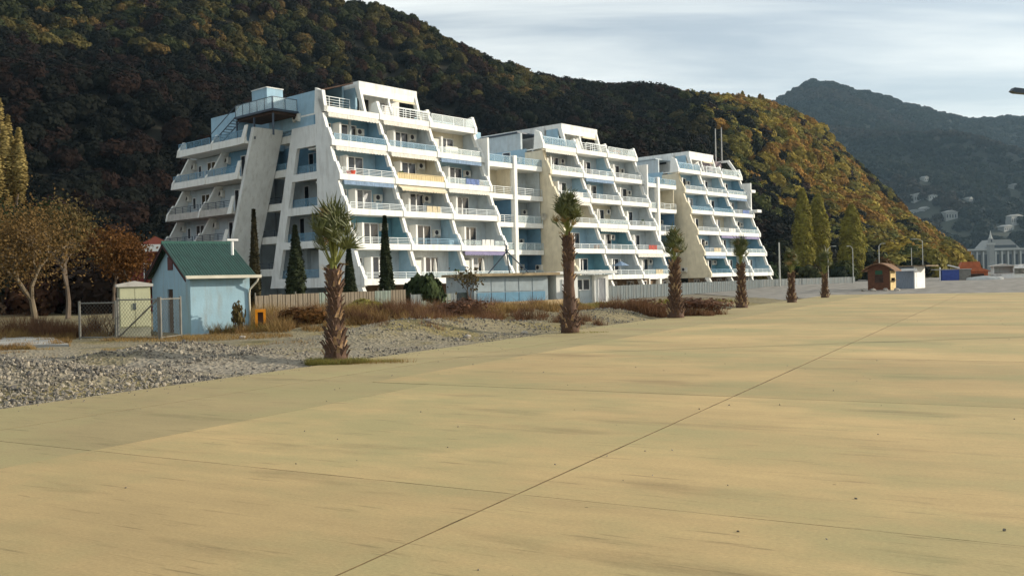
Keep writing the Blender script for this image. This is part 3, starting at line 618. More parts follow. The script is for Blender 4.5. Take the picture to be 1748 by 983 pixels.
# ------------------------------------------------------------------ crowns made of leaf clumps
def cards(C, size, up=None, aspect=1.6, rng=RNG, nrm=None, jit=.55):
    """diamond leaves at points C (n,3); random, or lying roughly across the directions nrm; returns V, F"""
    n = len(C); a = rng.normal(size=(n, 3)); a /= np.linalg.norm(a, axis=1)[:, None]
    if up is not None: a = a*(1-up)+np.array([0, 0, 1])*up; a /= np.linalg.norm(a, axis=1)[:, None]
    ref = rng.normal(size=(n, 3))
    if nrm is not None:
        ref = nrm/np.linalg.norm(nrm, axis=1)[:, None]+jit*ref*.6; ref /= np.linalg.norm(ref, axis=1)[:, None]; a = np.cross(a, ref); a /= np.linalg.norm(a, axis=1)[:, None]
    b = np.cross(a, ref); b /= np.linalg.norm(b, axis=1)[:, None]
    s = size*(.6+.8*rng.random(n))[:, None]; a = a*s*aspect/2; b = b*s/2
    V = np.stack([C-a, C+b, C+a, C-b], 1).reshape(-1, 3); F_ = np.arange(4*n).reshape(n, 4); return V, F_
def crown_mesh(name, mat, seed, lobes=16, per=70, size=.09, sh=(1, 1, .85), conic=0, spread=.62):
    """a crown of unit radius: lobes of leaf clumps on its outside, gaps between"""
    rng = np.random.default_rng(seed); P = []; NR = []
    for k in range(lobes):
        d = rng.normal(size=3); d /= np.linalg.norm(d); d[2] = abs(d[2])*.9-.25 if not conic else d[2]
        c = d*spread*(.75+.35*rng.random())
        if conic:
            z = rng.random()*2-1; r = (1-(z+1)/2)**.8*.85*(.7+.3*rng.random()); q = rng.random()*6.28; c = np.array([r*math.cos(q), r*math.sin(q), z*conic])
        rad = (.30+.18*rng.random())*(1 if not conic else .75)
        u = rng.normal(size=(per, 3)); u /= np.linalg.norm(u, axis=1)[:, None]
        P.append(c+u*rad*(.75+.35*rng.random((per, 1)))); NR.append(u+.35*c)
    P = np.concatenate(P)*np.array(sh); V, F_ = cards(P, size*2.2, rng=rng, nrm=np.concatenate(NR))
    return npmesh(name, V, F_, mat)
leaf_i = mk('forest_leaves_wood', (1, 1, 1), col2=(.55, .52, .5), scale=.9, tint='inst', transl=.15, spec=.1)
leaf_o = mk('hillside_leaves', (1, 1, 1), col2=(.55, .52, .5), scale=.9, tint='object', transl=.15, spec=.1)
def variants(mat, per=120): return [crown_mesh('crown_leaves', mat, 10+k, size=.075, lobes=14+3*(k % 3), per=per, sh=[(1, 1, .9), (1, .95, 1.15), (1.1, 1, .8), (.9, .9, 1.3)][k % 4]) for k in range(6)]
forest_src = bpy.data.collections.new('forest_crown_shapes')
for k, m_ in enumerate(variants(leaf_i)+[crown_mesh('conifer_leaves', leaf_i, 31, lobes=26, per=50, size=.08, sh=(.55, .55, 1), conic=1.15), crown_mesh('conifer_leaves', leaf_i, 32, lobes=22, per=50, size=.08, sh=(.45, .45, 1), conic=1.2)]):
    o = bpy.data.objects.new('crown_shape_%d' % k, m_); forest_src.objects.link(o)
def instancer(name, src, P, scale, tint, kind, mat=None, rot=True):
    me = npmesh(name, np.array(P), np.zeros((0, 4), np.int32), mat or hm) if False else bpy.data.meshes.new(name)
    me.vertices.add(len(P)); me.vertices.foreach_set('co', np.array(P, np.float32).ravel())
    a = me.attributes.new('size', 'FLOAT', 'POINT'); a.data.foreach_set('value', np.array(scale, np.float32))
    a = me.attributes.new('pick', 'INT', 'POINT'); a.data.foreach_set('value', np.array(kind, np.int32))
    a = me.attributes.new('tint', 'FLOAT_COLOR', 'POINT'); c = np.ones((len(P), 4), np.float32); c[:, :3] = tint; a.data.foreach_set('color', c.ravel())
    a = me.attributes.new('turn', 'FLOAT_VECTOR', 'POINT'); r = np.zeros((len(P), 3), np.float32); r[:, 2] = RNG.random(len(P))*6.28
    if rot == 'all': r = RNG.random((len(P), 3)).astype(np.float32)*6.28
    a.data.foreach_set('vector', r.ravel())
    o = link(name, me); g = bpy.data.node_groups.new(name, 'GeometryNodeTree')
    g.interface.new_socket('Geometry', in_out='INPUT', socket_type='NodeSocketGeometry'); g.interface.new_socket('Geometry', in_out='OUTPUT', socket_type='NodeSocketGeometry')
    n = g.nodes.new; l = g.links.new; gi = n('NodeGroupInput'); go = n('NodeGroupOutput'); ip = n('GeometryNodeInstanceOnPoints'); ci = n('GeometryNodeCollectionInfo')
    ci.inputs['Collection'].default_value = src; ci.inputs['Separate Children'].default_value = True; ci.inputs['Reset Children'].default_value = True; ip.inputs['Pick Instance'].default_value = True
    def attr(nm, ty): q = n('GeometryNodeInputNamedAttribute'); q.data_type = ty; q.inputs['Name'].default_value = nm; return q.outputs['Attribute']
    l(gi.outputs[0], ip.inputs['Points']); l(ci.outputs[0], ip.inputs['Instance']); l(attr('pick', 'INT'), ip.inputs['Instance Index']); l(attr('turn', 'FLOAT_VECTOR'), ip.inputs['Rotation']); l(attr('size', 'FLOAT'), ip.inputs['Scale'])
    l(ip.outputs[0], go.inputs[0]); md = o.modifiers.new('scatter', 'NODES'); md.node_group = g; return o
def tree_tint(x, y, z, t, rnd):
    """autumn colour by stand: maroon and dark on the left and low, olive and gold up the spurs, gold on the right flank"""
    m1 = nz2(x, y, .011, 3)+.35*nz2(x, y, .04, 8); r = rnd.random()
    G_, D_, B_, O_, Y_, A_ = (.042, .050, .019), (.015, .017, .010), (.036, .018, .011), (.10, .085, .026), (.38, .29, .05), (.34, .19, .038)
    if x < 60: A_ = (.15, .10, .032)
    if x > 88: G_, O_ = (.10, .11, .03), (.23, .20, .045)  # right flank leaves brightened, its sunlight put into the colour
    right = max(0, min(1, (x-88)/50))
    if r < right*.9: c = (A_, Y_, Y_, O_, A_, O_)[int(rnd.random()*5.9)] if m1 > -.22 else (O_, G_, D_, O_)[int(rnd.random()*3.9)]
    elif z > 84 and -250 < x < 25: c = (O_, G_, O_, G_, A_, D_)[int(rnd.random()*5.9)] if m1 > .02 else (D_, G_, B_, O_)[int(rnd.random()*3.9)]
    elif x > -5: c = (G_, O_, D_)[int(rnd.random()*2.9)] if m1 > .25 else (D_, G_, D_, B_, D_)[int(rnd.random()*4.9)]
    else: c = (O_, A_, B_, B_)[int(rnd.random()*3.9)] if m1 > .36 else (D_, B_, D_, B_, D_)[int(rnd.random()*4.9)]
    f = (.65+.55*rnd.random())*(1 if x > 88 or z > 84 else .55); return tuple(v*f for v in c)  # low and left stands darkened, the slope's shade painted into the leaves
rnd = random.Random(3); P = []; SC = []; TI = []; KI = []; CAND = []
for i in range(21000):
    a = rnd.random()*(NA-1); t = rnd.random()**.9*1.12+.01
    x, y, z = hill_point(a, t)
    if abs(x/y) > .75 and rnd.random() < .6: continue
    if z < -.2: z = 0
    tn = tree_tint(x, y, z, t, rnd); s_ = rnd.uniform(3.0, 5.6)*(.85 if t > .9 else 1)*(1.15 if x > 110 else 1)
    crest = t > .88 and x < 175
    if x > 120 and t < .97 and len(CAND) < 210 and rnd.random() < .18: CAND.append((x, y, z, s_*.95, tn)); continue
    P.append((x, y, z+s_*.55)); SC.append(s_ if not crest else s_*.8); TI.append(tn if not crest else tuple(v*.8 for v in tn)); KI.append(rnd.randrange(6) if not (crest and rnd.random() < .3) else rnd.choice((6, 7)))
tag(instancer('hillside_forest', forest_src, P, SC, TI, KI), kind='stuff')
bark = mk('tree_bark', (.13, .10, .075), var=.3, scale=4, stretch=(1, 1, .2), bump=.4)
bark_p = mk('pale_bark', (.19, .15, .10), var=.3, scale=4, stretch=(1, 1, .2), bump=.3)
def trunk_mesh(h, r0, r1, seed=0, n=7, lean=.1):
    rr = random.Random(seed); pts = [(rr.uniform(-lean, lean)*h*.15*k/4, rr.uniform(-lean, lean)*h*.15*k/4, h*k/4) for k in range(5)]
    mb = MB(); mb.tube(pts, [r0+(r1-r0)*k/4 for k in range(5)], n)
    for k in range(5):
        q = rr.random()*6.28; z = h*(.55+.4*rr.random()); l_ = h*.35
        mb.tube([(pts[2][0], pts[2][1], z*.8), (l_*.5*math.cos(q), l_*.5*math.sin(q), z), (l_*math.cos(q), l_*math.sin(q), z+l_*.8)], [r1*.8, r1*.5, r1*.2], 5)
    return mb.mesh('trunk', bark)
crown_o = variants(leaf_o); tmesh = [trunk_mesh(1.4, .09, .04, k) for k in range(3)]
def cname(c):
    r, g, b_ = c
    if r > .14 and g > .62*r: return 'yellow', 'golden yellow'
    if r > .12: return 'orange', 'orange brown'
    if r > .06 and g > .75*r: return 'olive', 'olive green'
    return ('dark', 'dark')
for x, y, z, s_, tn in CAND:
    e = thing('hillside_tree', '%s %s on the wooded hill, %s %s' % (cname(tn)[1], 'broad tree' if s_ > 5.1 else ('small tree' if s_ < 3.9 else 'tree'), 'low down' if z < 22 else ('halfway up' if z < 55 else 'high up'), 'beside the farthest building' if x < 150 else ('above the poplars' if x < 185 else 'towards the far town')), 'tree', (x, y, z), rnd.random()*6.28, '%s trees on the right flank of the hill' % cname(tn)[0])
    e.scale = (s_, s_, s_)
    c = link('crown', rnd.choice(crown_o), e, loc=(0, 0, .85)); c.color = (*tn, 1)
    link('trunk', rnd.choice(tmesh), e, loc=(0, 0, -.1))

# columnar poplars at the foot of the hill
pop_leaf = mk('poplar_leaves', (.30, .27, .05), col2=(.14, .12, .03), scale=.5, transl=.2, spec=.1)
def column_crown(name, mat, h, r, n, size, seed, top=.15, base=.0, tilt=.55, lumps=9, pt=.55, sh=.45):
    rng = np.random.default_rng(seed); t = rng.random(n)
    prof = np.where(t < .25, .55+.45*(t/.25), 1.0)*np.clip((1-t)/sh, 0, 1)**pt
    th = rng.random(n)*2*math.pi; lum = 1+.22*np.sin(th*3+t*lumps*2)*np.cos(t*lumps*4+th*2)
    rr = r*prof*lum*(.45+.55*rng.random(n)**.5)+top*r*.2
    C = np.stack([rr*np.cos(th), rr*np.sin(th), base+t*h], 1); V, F_ = cards(C, size, up=tilt, aspect=2.4, rng=rng, nrm=np.stack([np.cos(th), np.sin(th), .3+0*th], 1), jit=.8)
    return npmesh(name, V, F_, mat)
for i, (x, y, h, r, lb) in enumerate([(60.4, 190, 19.5, 2.1, 'leftmost of the three tall yellow green poplars beyond the farthest apartment building'),
        (65.3, 195, 18.8, 2.4, 'middle one of three tall yellow green poplars beyond the farthest apartment building'),
        (68.6, 185, 15.6, 2.5, 'rightmost and broadest of three tall yellow green poplars, behind the last palms')]):
    e = thing('poplar_tree', lb, 'tree', (x, y, 0), i*2.0, 'poplars at the foot of the hill')
    link('crown', column_crown('crown', pop_leaf, h-.8, r, 6500, .26, 50+i, base=.8, lumps=7, pt=.5, sh=.55), e); MB().tube([(0, 0, -.1), (0, 0, h*.5), (.1, 0, h*.8)], [.3, .18, .05], 7).obj('trunk', bark, e)
# willow like tree at the upper left and its neighbours
wl = mk('dry_willow_leaves', (.34, .27, .10), col2=(.17, .125, .045), scale=.6, transl=.2, spec=.1)
e = thing('tall_poplar', 'tall yellow brown upright tree at the left edge, its lit top above the bare tree', 'tree', (-50.0, 90, 0))
lm = MB()
for k in range(16):
    q = k*2.4; r0 = .25+.25*k**.75; h = 20.9-.42*k**1.05*random.uniform(.7, 1.3)
    lm.tube([(0, 0, 1.5), (r0*.6*math.cos(q), r0*.6*math.sin(q), 6), (r0*1.2*math.cos(q), r0*1.2*math.sin(q), h*.75), (r0*1.45*math.cos(q), r0*1.45*math.sin(q), h-.8)], [.16, .12, .07, .02], 5)
    cm = column_crown('branch_leaves', wl, h-9-k*.2, .62, 1000, .15, 200+k, base=9+k*.2, tilt=.85)
    c = link('crown', cm, e, loc=(r0*1.3*math.cos(q), r0*1.3*math.sin(q), 0)); 
lm.tube([(0, 0, -.2), (0, 0, 6)], [.4, .25], 8); lm.obj('trunk', bark, e)

# bare rust leaved tree at the left
def branch_tree(name, label, loc, h, spread, seed, leafmat, nleaf, lsize, barkm, depth=4, lean=(0, 0), cat='tree', leafr=.55, first=.27):
    rr = random.Random(seed); e = thing(name, label, cat, loc); mb = MB(); tips = []
    def grow(p, d, l_, r, k):
        q = p+d*l_*.5+Vector((rr.uniform(-.1, .1), rr.uniform(-.1, .1), rr.uniform(-.05, .05)))*l_; p2 = p+d*l_
        mb.tube([p, q, p2], [r, r*.85, r*.68], 6 if k > 2 else 4, cap=False)
        tips.append((q, l_)) if k < 3 else None
        if k == 0: tips.append((p2, l_)); return
        for _ in range(rr.choice((2, 3, 3))):
            nd = (d+Vector((rr.uniform(-1, 1)*spread, rr.uniform(-1, 1)*spread, rr.uniform(-.25, .6)))).normalized(); grow(p2, nd, l_*rr.uniform(.62, .82), r*.62, k-1)
    grow(Vector((0, 0, -.1)), Vector((lean[0], lean[1], 1)).normalized(), h*first, h*.022, depth)
    mb.obj('trunk', barkm, e)
    rng = np.random.default_rng(seed); T = np.array([list(t[0]) for t in tips]); ii = rng.integers(0, len(T), nleaf)
    C = T[ii]+rng.normal(size=(nleaf, 3))*leafr*.6; C[:, 2] = np.maximum(C[:, 2], .3); V, F_ = cards(C, lsize, rng=rng)
    link('crown', npmesh('crown', V, F_, leafmat), e); return e
rustleaf = mk('rust_brown_leaves', (.19, .12, .045), col2=(.08, .05, .02), scale=1.2, transl=.25, spec=.1)
oliveleaf = mk('olive_brown_leaves', (.13, .105, .04), col2=(.06, .04, .02), scale=1.0, transl=.25, spec=.1)
darkleaf = mk('dark_green_leaves', (.05, .07, .025), col2=(.02, .03, .015), scale=1.0, transl=.15, spec=.1)
orangeleaf = mk('orange_leaves', (.15, .07, .02), col2=(.06, .028, .013), scale=1.0, transl=.25, spec=.1)
branch_tree('bare_tree', 'spreading rust leaved half bare tree beside the pale road patch at left', (-21.3, 40.9, 0), 7.6, 1.15, 5, rustleaf, 9500, .075, bark_p, 6, (-.05, 0), leafr=1.1, first=.215)
branch_tree('bare_tree', 'half bare brown tree behind the spreading tree, partly cut by the left edge', (-27.5, 45.5, 0), 6.8, .8, 8, oliveleaf, 3500, .09, bark, 6, leafr=.8)
branch_tree('orange_tree', 'small orange brown tree between the spreading tree and the blue shed', (-26.0, 60.0, 0), 6.2, .6, 11, orangeleaf, 5000, .12, bark, 5, leafr=.7)
branch_tree('orange_tree', 'dull orange tree standing behind the cream metal cabinet', (-23.0, 56.0, 0), 5.0, .6, 14, orangeleaf, 4500, .11, bark, 5, leafr=.8)
branch_tree('dark_tree', 'dark brown tree behind the wire fence at the left', (-30.0, 62.0, 0), 8.5, .7, 17, oliveleaf, 5200, .13, bark, 5, leafr=.9)
branch_tree('dark_tree', 'dark evergreen tree standing against the hill at the far left', (-44.0, 80.0, 0), 11.0, .7, 21, darkleaf, 8000, .2, bark, 5, leafr=1.2)

# cypresses in front of the nearest building
cyp = mk('cypress_leaves', (.035, .045, .02), col2=(.014, .018, .01), scale=2, spec=.1)
cyp2 = mk('dry_cypress_leaves', (.06, .05, .025), col2=(.018, .018, .01), scale=2, spec=.1)
for i, (x, y, z0, h, r, m_, lb) in enumerate([(-17.3, 62, .2, 6.9, .46, cyp2, 'thin cypress right of the blue shed roof, first from the left'),
      (-13.6, 58, .1, 5.6, .62, cyp, 'broad dark cypress left of the nearest palm'), (-11.3, 64, 0, 4.6, .42, cyp, 'cypress half hidden behind the nearest palm crown'),
      (-8.2, 60, 0, 6.3, .52, cyp, 'tall thin cypress right of the nearest palm, in front of the first balconies')]):
    e = thing('cypress_tree', lb, 'tree', (x, y, z0), i, 'cypresses in front of the nearest building')
    link('crown', column_crown('crown', m_, h-.3, r, 6500, .10, 80+i, base=.3, tilt=.75, lumps=3, pt=.85, sh=(.95, .7, .7, .85)[i], top=.05), e); MB().tube([(0, 0, -.3), (0, 0, h*.7)], [.1, .03], 6).obj('trunk', bark, e)

# ------------------------------------------------------------------ palms
boot_m = mk('palm_leaf_base', (.18, .105, .065), col2=(.07, .042, .03), scale=5, bump=.3)
boot_t = mk('palm_leaf_base_tip', (.50, .38, .22), col2=(.30, .17, .09), scale=6)
ptrunk = mk('palm_trunk_fibre', (.13, .075, .05), col2=(.06, .035, .025), scale=9, stretch=(1, 1, .4), bump=.5)
pstem = mk('palm_leaf_stalk', (.26, .27, .06), col2=(.16, .17, .05), scale=3, spec=.3, transl=.1)
pgreen = mk('palm_leaf_green', (.13, .145, .045), col2=(.055, .065, .022), scale=3, spec=.35, rough=.55, transl=.25)
pdry = mk('palm_leaf_dry', (.34, .25, .11), col2=(.18, .12, .05), scale=3, transl=.25)
def frond_mesh(seed, stalk, blade, mat, fold=.5, droop=.2):
    """fan leaf: stalk along +z, then a folded fan of narrow blades"""
    rr = random.Random(seed); mb = MB()
    mb.tube([(0, 0, 0), (0, .03*stalk, stalk*.5), (0, .0, stalk)], [.03, .02, .013], 5, 0)
    n = 15
    for k in range(n):
        a = (k/(n-1)-.5)*2*1.45*fold*2; l_ = blade*(1-.28*abs(a)/1.6)*rr.uniform(.8, 1.22); wd = .017+.011*rr.random()
        dx, dz = math.sin(a), math.cos(a); dr = droop*rr.uniform(.3, 1.6)
        p0 = Vector((0, 0, stalk)); p1 = p0+Vector((dx*l_*.5, (.12+.1*(k % 2))*l_*.3*rr.uniform(.5, 1.2), dz*l_*.5)); p2 = p0+Vector((dx*l_, -dr*l_*.5, dz*l_-dr*l_*.4))
        sd_ = Vector((dz, .25*(1 if k % 2 else -1), -dx)).normalized()*wd
        mb.add([p0-sd_*.3, p0+sd_*.3, p1+sd_, p1-sd_, p2], [(0, 1, 2, 3), (3, 2, 4)], 1)
    return mb.mesh('frond', [pstem, mat])
def boot_mesh(s, tip=False):
    mb = MB(); w_ = .075*s; v = [(-w_, 0, 0), (w_, 0, 0), (w_*.55, -.07*s, .15*s), (-w_*.55, -.07*s, .15*s), (-w_*.8, .05*s, .02*s), (w_*.8, .05*s, .02*s), (w_*.3, -.15*s, .25*s), (-w_*.3, -.15*s, .25*s), (w_*.3, -.1*s, .26*s), (-w_*.3, -.1*s, .26*s)]
    mb.add(v, [(0, 1, 2, 3), (3, 2, 6, 7), (7, 6, 8, 9), (9, 8, 5, 4), (0, 3, 4), (3, 7, 9, 4), (1, 5, 2), (2, 5, 8, 6)], 0)
    return mb.mesh('leaf_base', boot_t if tip else boot_m)
fr_g = [frond_mesh(k, .92, .72, pgreen, fold=.26+.07*(k % 3), droop=.2+.3*(k % 2)) for k in range(5)]
fr_d = [frond_mesh(20+k, .9, .6, pdry, fold=.3, droop=.6) for k in range(3)]
bt = [boot_mesh(1), boot_mesh(1.15), boot_mesh(.9, True)]
def palm(label, loc, ht, top, rb, rt_, seed, nfr, spread, singles=True, fs=1.0, lean=0, smooth_mid=False):
    rr = random.Random(seed); e = thing('palm_tree', label, 'palm', loc, 0, 'palms lining the edge of the concrete')
    e.rotation_euler = (rr.uniform(-.02, .02), lean, rr.random()*0)
    mb = MB(); k_ = 10; pts = []; rad = []
    for k in range(k_+1):
        t = k/k_; pts.append((0, 0, -.1+(ht+.1)*t)); rad.append(rt_+(rb-rt_)*max(0, 1-t*2.2)**1.3+.012*math.sin(k*2.1))
    mb.tube(pts, rad, 14); mb.obj('trunk', ptrunk, e, smooth=True)
    nb = int(ht*60); stuff = MB(); g = 0
    for i in range(nb):
        z = .05+(ht-.12)*i/nb; a = i*2.39996; t = (z+.1)/ht
        if smooth_mid and .25 < t < .72 and i % 5: continue
        r = rt_+(rb-rt_)*max(0, 1-t*2.2)**1.3; m_ = bt[2] if rr.random() < .3 else bt[rr.randrange(2)]
        if singles:
            o = link('leaf_base', m_, e); o.location = (math.cos(a)*r*.93, math.sin(a)*r*.93, z); o.rotation_euler = (rr.uniform(-.15, .12), rr.uniform(-.15, .15), a+math.pi/2+rr.uniform(-.2, .2)); q = rr.uniform(.5, .85)*(1.25 if t < .3 else 1); o.scale = (q, q, q)
        else:
            Mx = Matrix.Translation((math.cos(a)*r*.93, math.sin(a)*r*.93, z)) @ Euler((0, 0, a+math.pi/2)).to_matrix().to_4x4()
            vs_ = [Mx @ v.co for v in m_.vertices]; stuff.add(vs_, [tuple(p.vertices) for p in m_.polygons], 1 if m_ is bt[2] else 0)
    if not singles: tag(stuff.obj('leaf_bases', [boot_m, boot_t], e), kind='stuff')
    H = top-ht
    for i in range(nfr):
        a = i*2.39996+rr.uniform(-.2, .2); u = i/nfr      # u=0 outer/lower, 1 inner/upright
        tilt = (1-u)**1.15*spread*1.5*rr.uniform(.55, 1.1)+rr.uniform(-.05, .05); dry = rr.random() < (.12 if u < .7 else .35)
        o = link('frond', rr.choice(fr_d if dry else fr_g), e); sc = fs*H/1.62*rr.uniform(.82, 1.06)*(.55+.45*u**.8)
        o.location = (math.cos(a)*rt_*.4, math.sin(a)*rt_*.4, ht-.1+.1*u); o.rotation_euler = Euler((tilt, 0, a+math.pi/2)).to_matrix().to_euler(); o.scale = (sc, sc, sc)
        o.rotation_euler = (Matrix.Rotation(a+math.pi/2, 3, 'Z') @ Matrix.Rotation(-tilt, 3, 'X') @ Matrix.Rotation(rr.uniform(-.6, .6), 3, 'Z')).to_euler()
    # dry hanging skirt
    for i in range(max(4, nfr//7)):
        a = rr.random()*6.28; o = link('dry_frond', rr.choice(fr_d), e); sc = fs*.42*rr.uniform(.8, 1.1)*H/1.7
        o.location = (math.cos(a)*rt_*.7, math.sin(a)*rt_*.7, ht+rr.uniform(.15, .5)*H*.5); o.rotation_euler = (Matrix.Rotation(a+math.pi/2, 3, 'Z') @ Matrix.Rotation(-rr.uniform(1.9, 2.7), 3, 'X')).to_euler(); o.scale = (sc, sc, sc)
    return e
palm('nearest and largest palm with shaggy trunk and grass round its base', (-4.3, 22.2, 0), 2.25, 4.25, .31, .155, 1, 40, .52)
palm('second palm from the front, with a smooth pale middle trunk', (2.0, 32.2, 0), 3.4, 5.25, .34, .19, 2, 42, .6, lean=-.0, smooth_mid=True)
palm('third palm from the front, dry reddish brush behind its foot', (7.5, 42.3, 0), 2.6, 4.5, .42, .18, 3, 30, .6, singles=False)
palm('fourth palm from the front, narrow crowned, before the farthest building', (13.35, 53.5, 0), 2.5, 4.5, .38, .15, 4, 26, .42, singles=False)
palm('fifth palm from the front, thin and ragged, right of the farthest building', (18.7, 61.5, 0), 1.9, 3.9, .36, .12, 5, 26, .5, singles=False)
palm('sixth and farthest palm of the row, small and ragged', (24.4, 71.7, 0), 1.8, 4.05, .36, .12, 6, 24, .46, singles=False)

# ------------------------------------------------------------------ blue shed
shed_b = mk('shed_blue_render', (.31, .47, .56), var=.06, scale=1.0, bump=.15, bscale=10, stain=.5)
shed_g = mk('green_roof_tin', (.018, .075, .055), rough=.55, var=.2, scale=2, stretch=(6, .6, 1), spec=.5)
trim = mk('cream_gutter', (.62, .58, .48), rough=.5, var=.1)
CS = Vector((-12.67, 36.2, 0)); d1 = Vector((.82, .57, 0)).normalized()
sh = thing('shed', 'small pale blue shed with green corrugated roof and white gutter', 'shed', CS, math.atan2(d1.y, d1.x))
LX, LY = 2.38, 6.0        # long side along local x, depth along local y
MB().box(0, LX, 0, .15, -.1, 2.38).box(LX-.15, LX, .15, LY-.15, -.1, 2.38).box(0, LX, LY-.15, LY, -.1, 2.38).obj('wall', shed_b, sh)
MB().prism([(.152, -.1), (.152, 2.38), (LY/2, 3.62), (LY-.152, 2.38), (LY-.152, -.1), (3.4, -.1), (3.4, 1.85), (2.55, 1.85), (2.55, -.1)], -.0, .15, 'x').obj('gable_wall', shed_b, sh)
MB().box(.06, .1, 2.552, 3.398, -.05, 1.845).obj('door', wood_d, sh)
MB().box(-.03, .02, LY/2-.55, LY/2+.2, 2.65, 3.2).obj('gable_vent', mk('maroon_vent', (.12, .05, .05)), sh)
def corr_roof(y0, z0, y1, z1, name):
    mb = MB(); n = 26; xs = []
    x0, x1 = -.28, LX+.22; nn = n*4
    V_ = []
    for i in range(nn+1):
        x = x0+(x1-x0)*i/nn; dz = [0, .035, .05, .035][i % 4] if True else 0
        V_ += [(x, y0, z0+dz), (x, y1, z1+dz)]
    F1 = [(2*i, 2*i+2, 2*i+3, 2*i+1) for i in range(nn)]
    o_ = len(V_); V_ += [(a, b, c-.02) for a, b, c in V_]; F1 += [(a+o_, d+o_, c+o_, b+o_) for a, b, c, d in F1]
    F1 += [(2*i+o_, 2*i+2+o_, 2*i+2, 2*i) for i in range(nn)]
    mb.add(V_, F1); return mb.obj(name, shed_g, sh)
corr_roof(-.32, 2.30, LY/2, 3.78, 'roof_sheet'); corr_roof(LY/2, 3.78, LY+.3, 2.32, 'roof_sheet')
MB().prism([(LY/2-.14, 3.72), (LY/2, 3.88), (LY/2+.14, 3.72)], -.3, LX+.24).obj('ridge_cap', shed_g, sh)
MB().prism([(LY/2, 3.76), (LY/2, 3.6), (LY+.28, 2.14), (LY+.28, 2.3)], -.27, -.24).prism([(-.3, 2.28), (-.3, 2.12), (LY/2, 3.6), (LY/2, 3.76)], -.27, -.24).obj('verge_board', mk('dark_verge', (.05, .02, .02)), sh)
g_ = MB(); g_.prism([(-.46, 2.24), (-.46, 2.36), (-.44, 2.36), (-.42, 2.26), (-.34, 2.26), (-.33, 2.36), (-.31, 2.36), (-.31, 2.24)], -.25, LX+.35); g_.obj('gutter', trim, sh)
MB().tube([(LX+.25, -.38, 2.25), (LX+.2, -.33, 2.1), (LX-.02, -.07, 1.78), (LX-.04, -.05, 1.6), (LX-.04, -.05, .1)], .04, 8).obj('downpipe', trim, sh, smooth=True)
MB().tube([(1.95, .75, 3.2), (1.95, .75, 3.78)], .06, 8).box(1.72, 2.18, .66, .84, 3.78, 3.86).obj('vent_pipe', frame_w, sh)
MB().box(.25, LX-.05, -.16, -.0, -.1, .05).obj('plinth', soffit, sh)
tag(MB().box(0, .42, 0, .22, 0, .12).box(0, .42, 0, .22, .73, .85).box(0, .1, 0, .22, .121, .729).box(.32, .42, 0, .22, .121, .729).box(.1, .32, .1, .12, .121, .729, 1).obj('orange_crate', [mk('orange_plastic', (.75, .27, .01), rough=.4, var=.1), wood_d], None), 'orange box shaped frame standing against the right side of the blue shed', 'crate')
bpy.data.objects['orange_crate'].location = (-10.45, 37.3, .1); bpy.data.objects['orange_crate'].rotation_euler[2] = .3

# cream metal cabinet left of the shed
cab_c = mk('cream_cabinet_paint', (.50, .50, .33), rough=.5, var=.06, stain=.25); cab_g = mk('grey_cabinet_base', (.26, .26, .2), var=.15)
cb = thing('electric_cabinet', 'cream metal electricity cabinet with double doors left of the shed', 'cabinet', (-14.95, 35.0, 0), R(26))
MB().box(-.02, 1.1, 0, .9, .42, 1.98).obj('body', cab_c, cb); MB().box(-.01, 1.09, .01, .89, -.1, .42).obj('base', cab_g, cb)
MB().prism([(-.1, 1.98), (-.1, 2.08), (.54, 2.2), (1.2, 2.08), (1.2, 1.98)], -.1, 1.0, 'y').obj('roof', soffit, cb)
for i in range(2):
    d_ = MB().box(.02+.53*i, .53+.53*i, -.03, -.001, .46, 1.94).obj('door', cab_c, cb); MB().box(.48+.06*i, .51+.06*i, -.06, -.031, 1.1, 1.35).obj('handle', rail_d, d_)
    MB().box(-.05, -.021, .04+.42*i, .42+.42*i, .46, 1.94).obj('side_panel', cab_g, cb)

# wire fence and gate
wire = mk('galvanised_wire', (.12, .115, .10), rough=.7); post_m = mk('grey_steel_post', (.17, .165, .145), rough=.5, var=.2)
def mesh_fence(name, label, cat, p0, p1, h, cell=.16, group=None, rails=True, brace=False, wr=.005, base_z=0, ends=True):
    a = Vector((*p0, 0)); b_ = Vector((*p1, 0)); ln = (b_-a).length; e = thing(name, label, cat, (a.x, a.y, base_z), math.atan2(b_.y-a.y, b_.x-a.x), group)
    if ends:
        for x in (0, ln): MB().tube([(x, 0, -.2), (x, 0, h+.08)], .045, 8).obj('post', post_m, e)
    if rails: MB().tube([(.05, 0, h), (ln-.05, 0, h)], .025, 6).obj('rail', post_m, e); MB().tube([(.05, 0, .12), (ln-.05, 0, .12)], .025, 6).obj('rail', post_m, e)
    if brace: MB().tube([(.06, 0, .15), (ln-.06, 0, h-.02)], .03, 6).obj('brace', post_m, e)
    mb = MB(); n = int((ln+h)/cell)
    for k in range(n):
        x0 = k*cell-h
        for sg in (1, -1):
            xa, xb = (x0, x0+h) if sg > 0 else (x0+h, x0); za, zb_ = 0, h
            # clip to panel
            if xa > xb: pts_ = (xb, zb_, xa, za)
            else: pts_ = (xa, za, xb, zb_)
            xl, zl, xr, zr_ = pts_; sl = (zr_-zl)/(xr-xl)
            if xl < 0: zl += sl*(0-xl); xl = 0
            if xr > ln: zr_ += sl*(ln-xr); xr = ln
            if xr-xl > .03: mb.tube([(xl, 0, zl+.08), (xr, 0, zr_+.0)], wr, 3, cap=False)
    tag(mb.obj('wire_mesh', wire, e), kind='stuff'); return e
mesh_fence('wire_gate', 'steel framed wire gate with diagonal brace before the cream cabinet', 'gate', (-14.6, 34.0), (-12.75, 33.1), 1.5, brace=True)
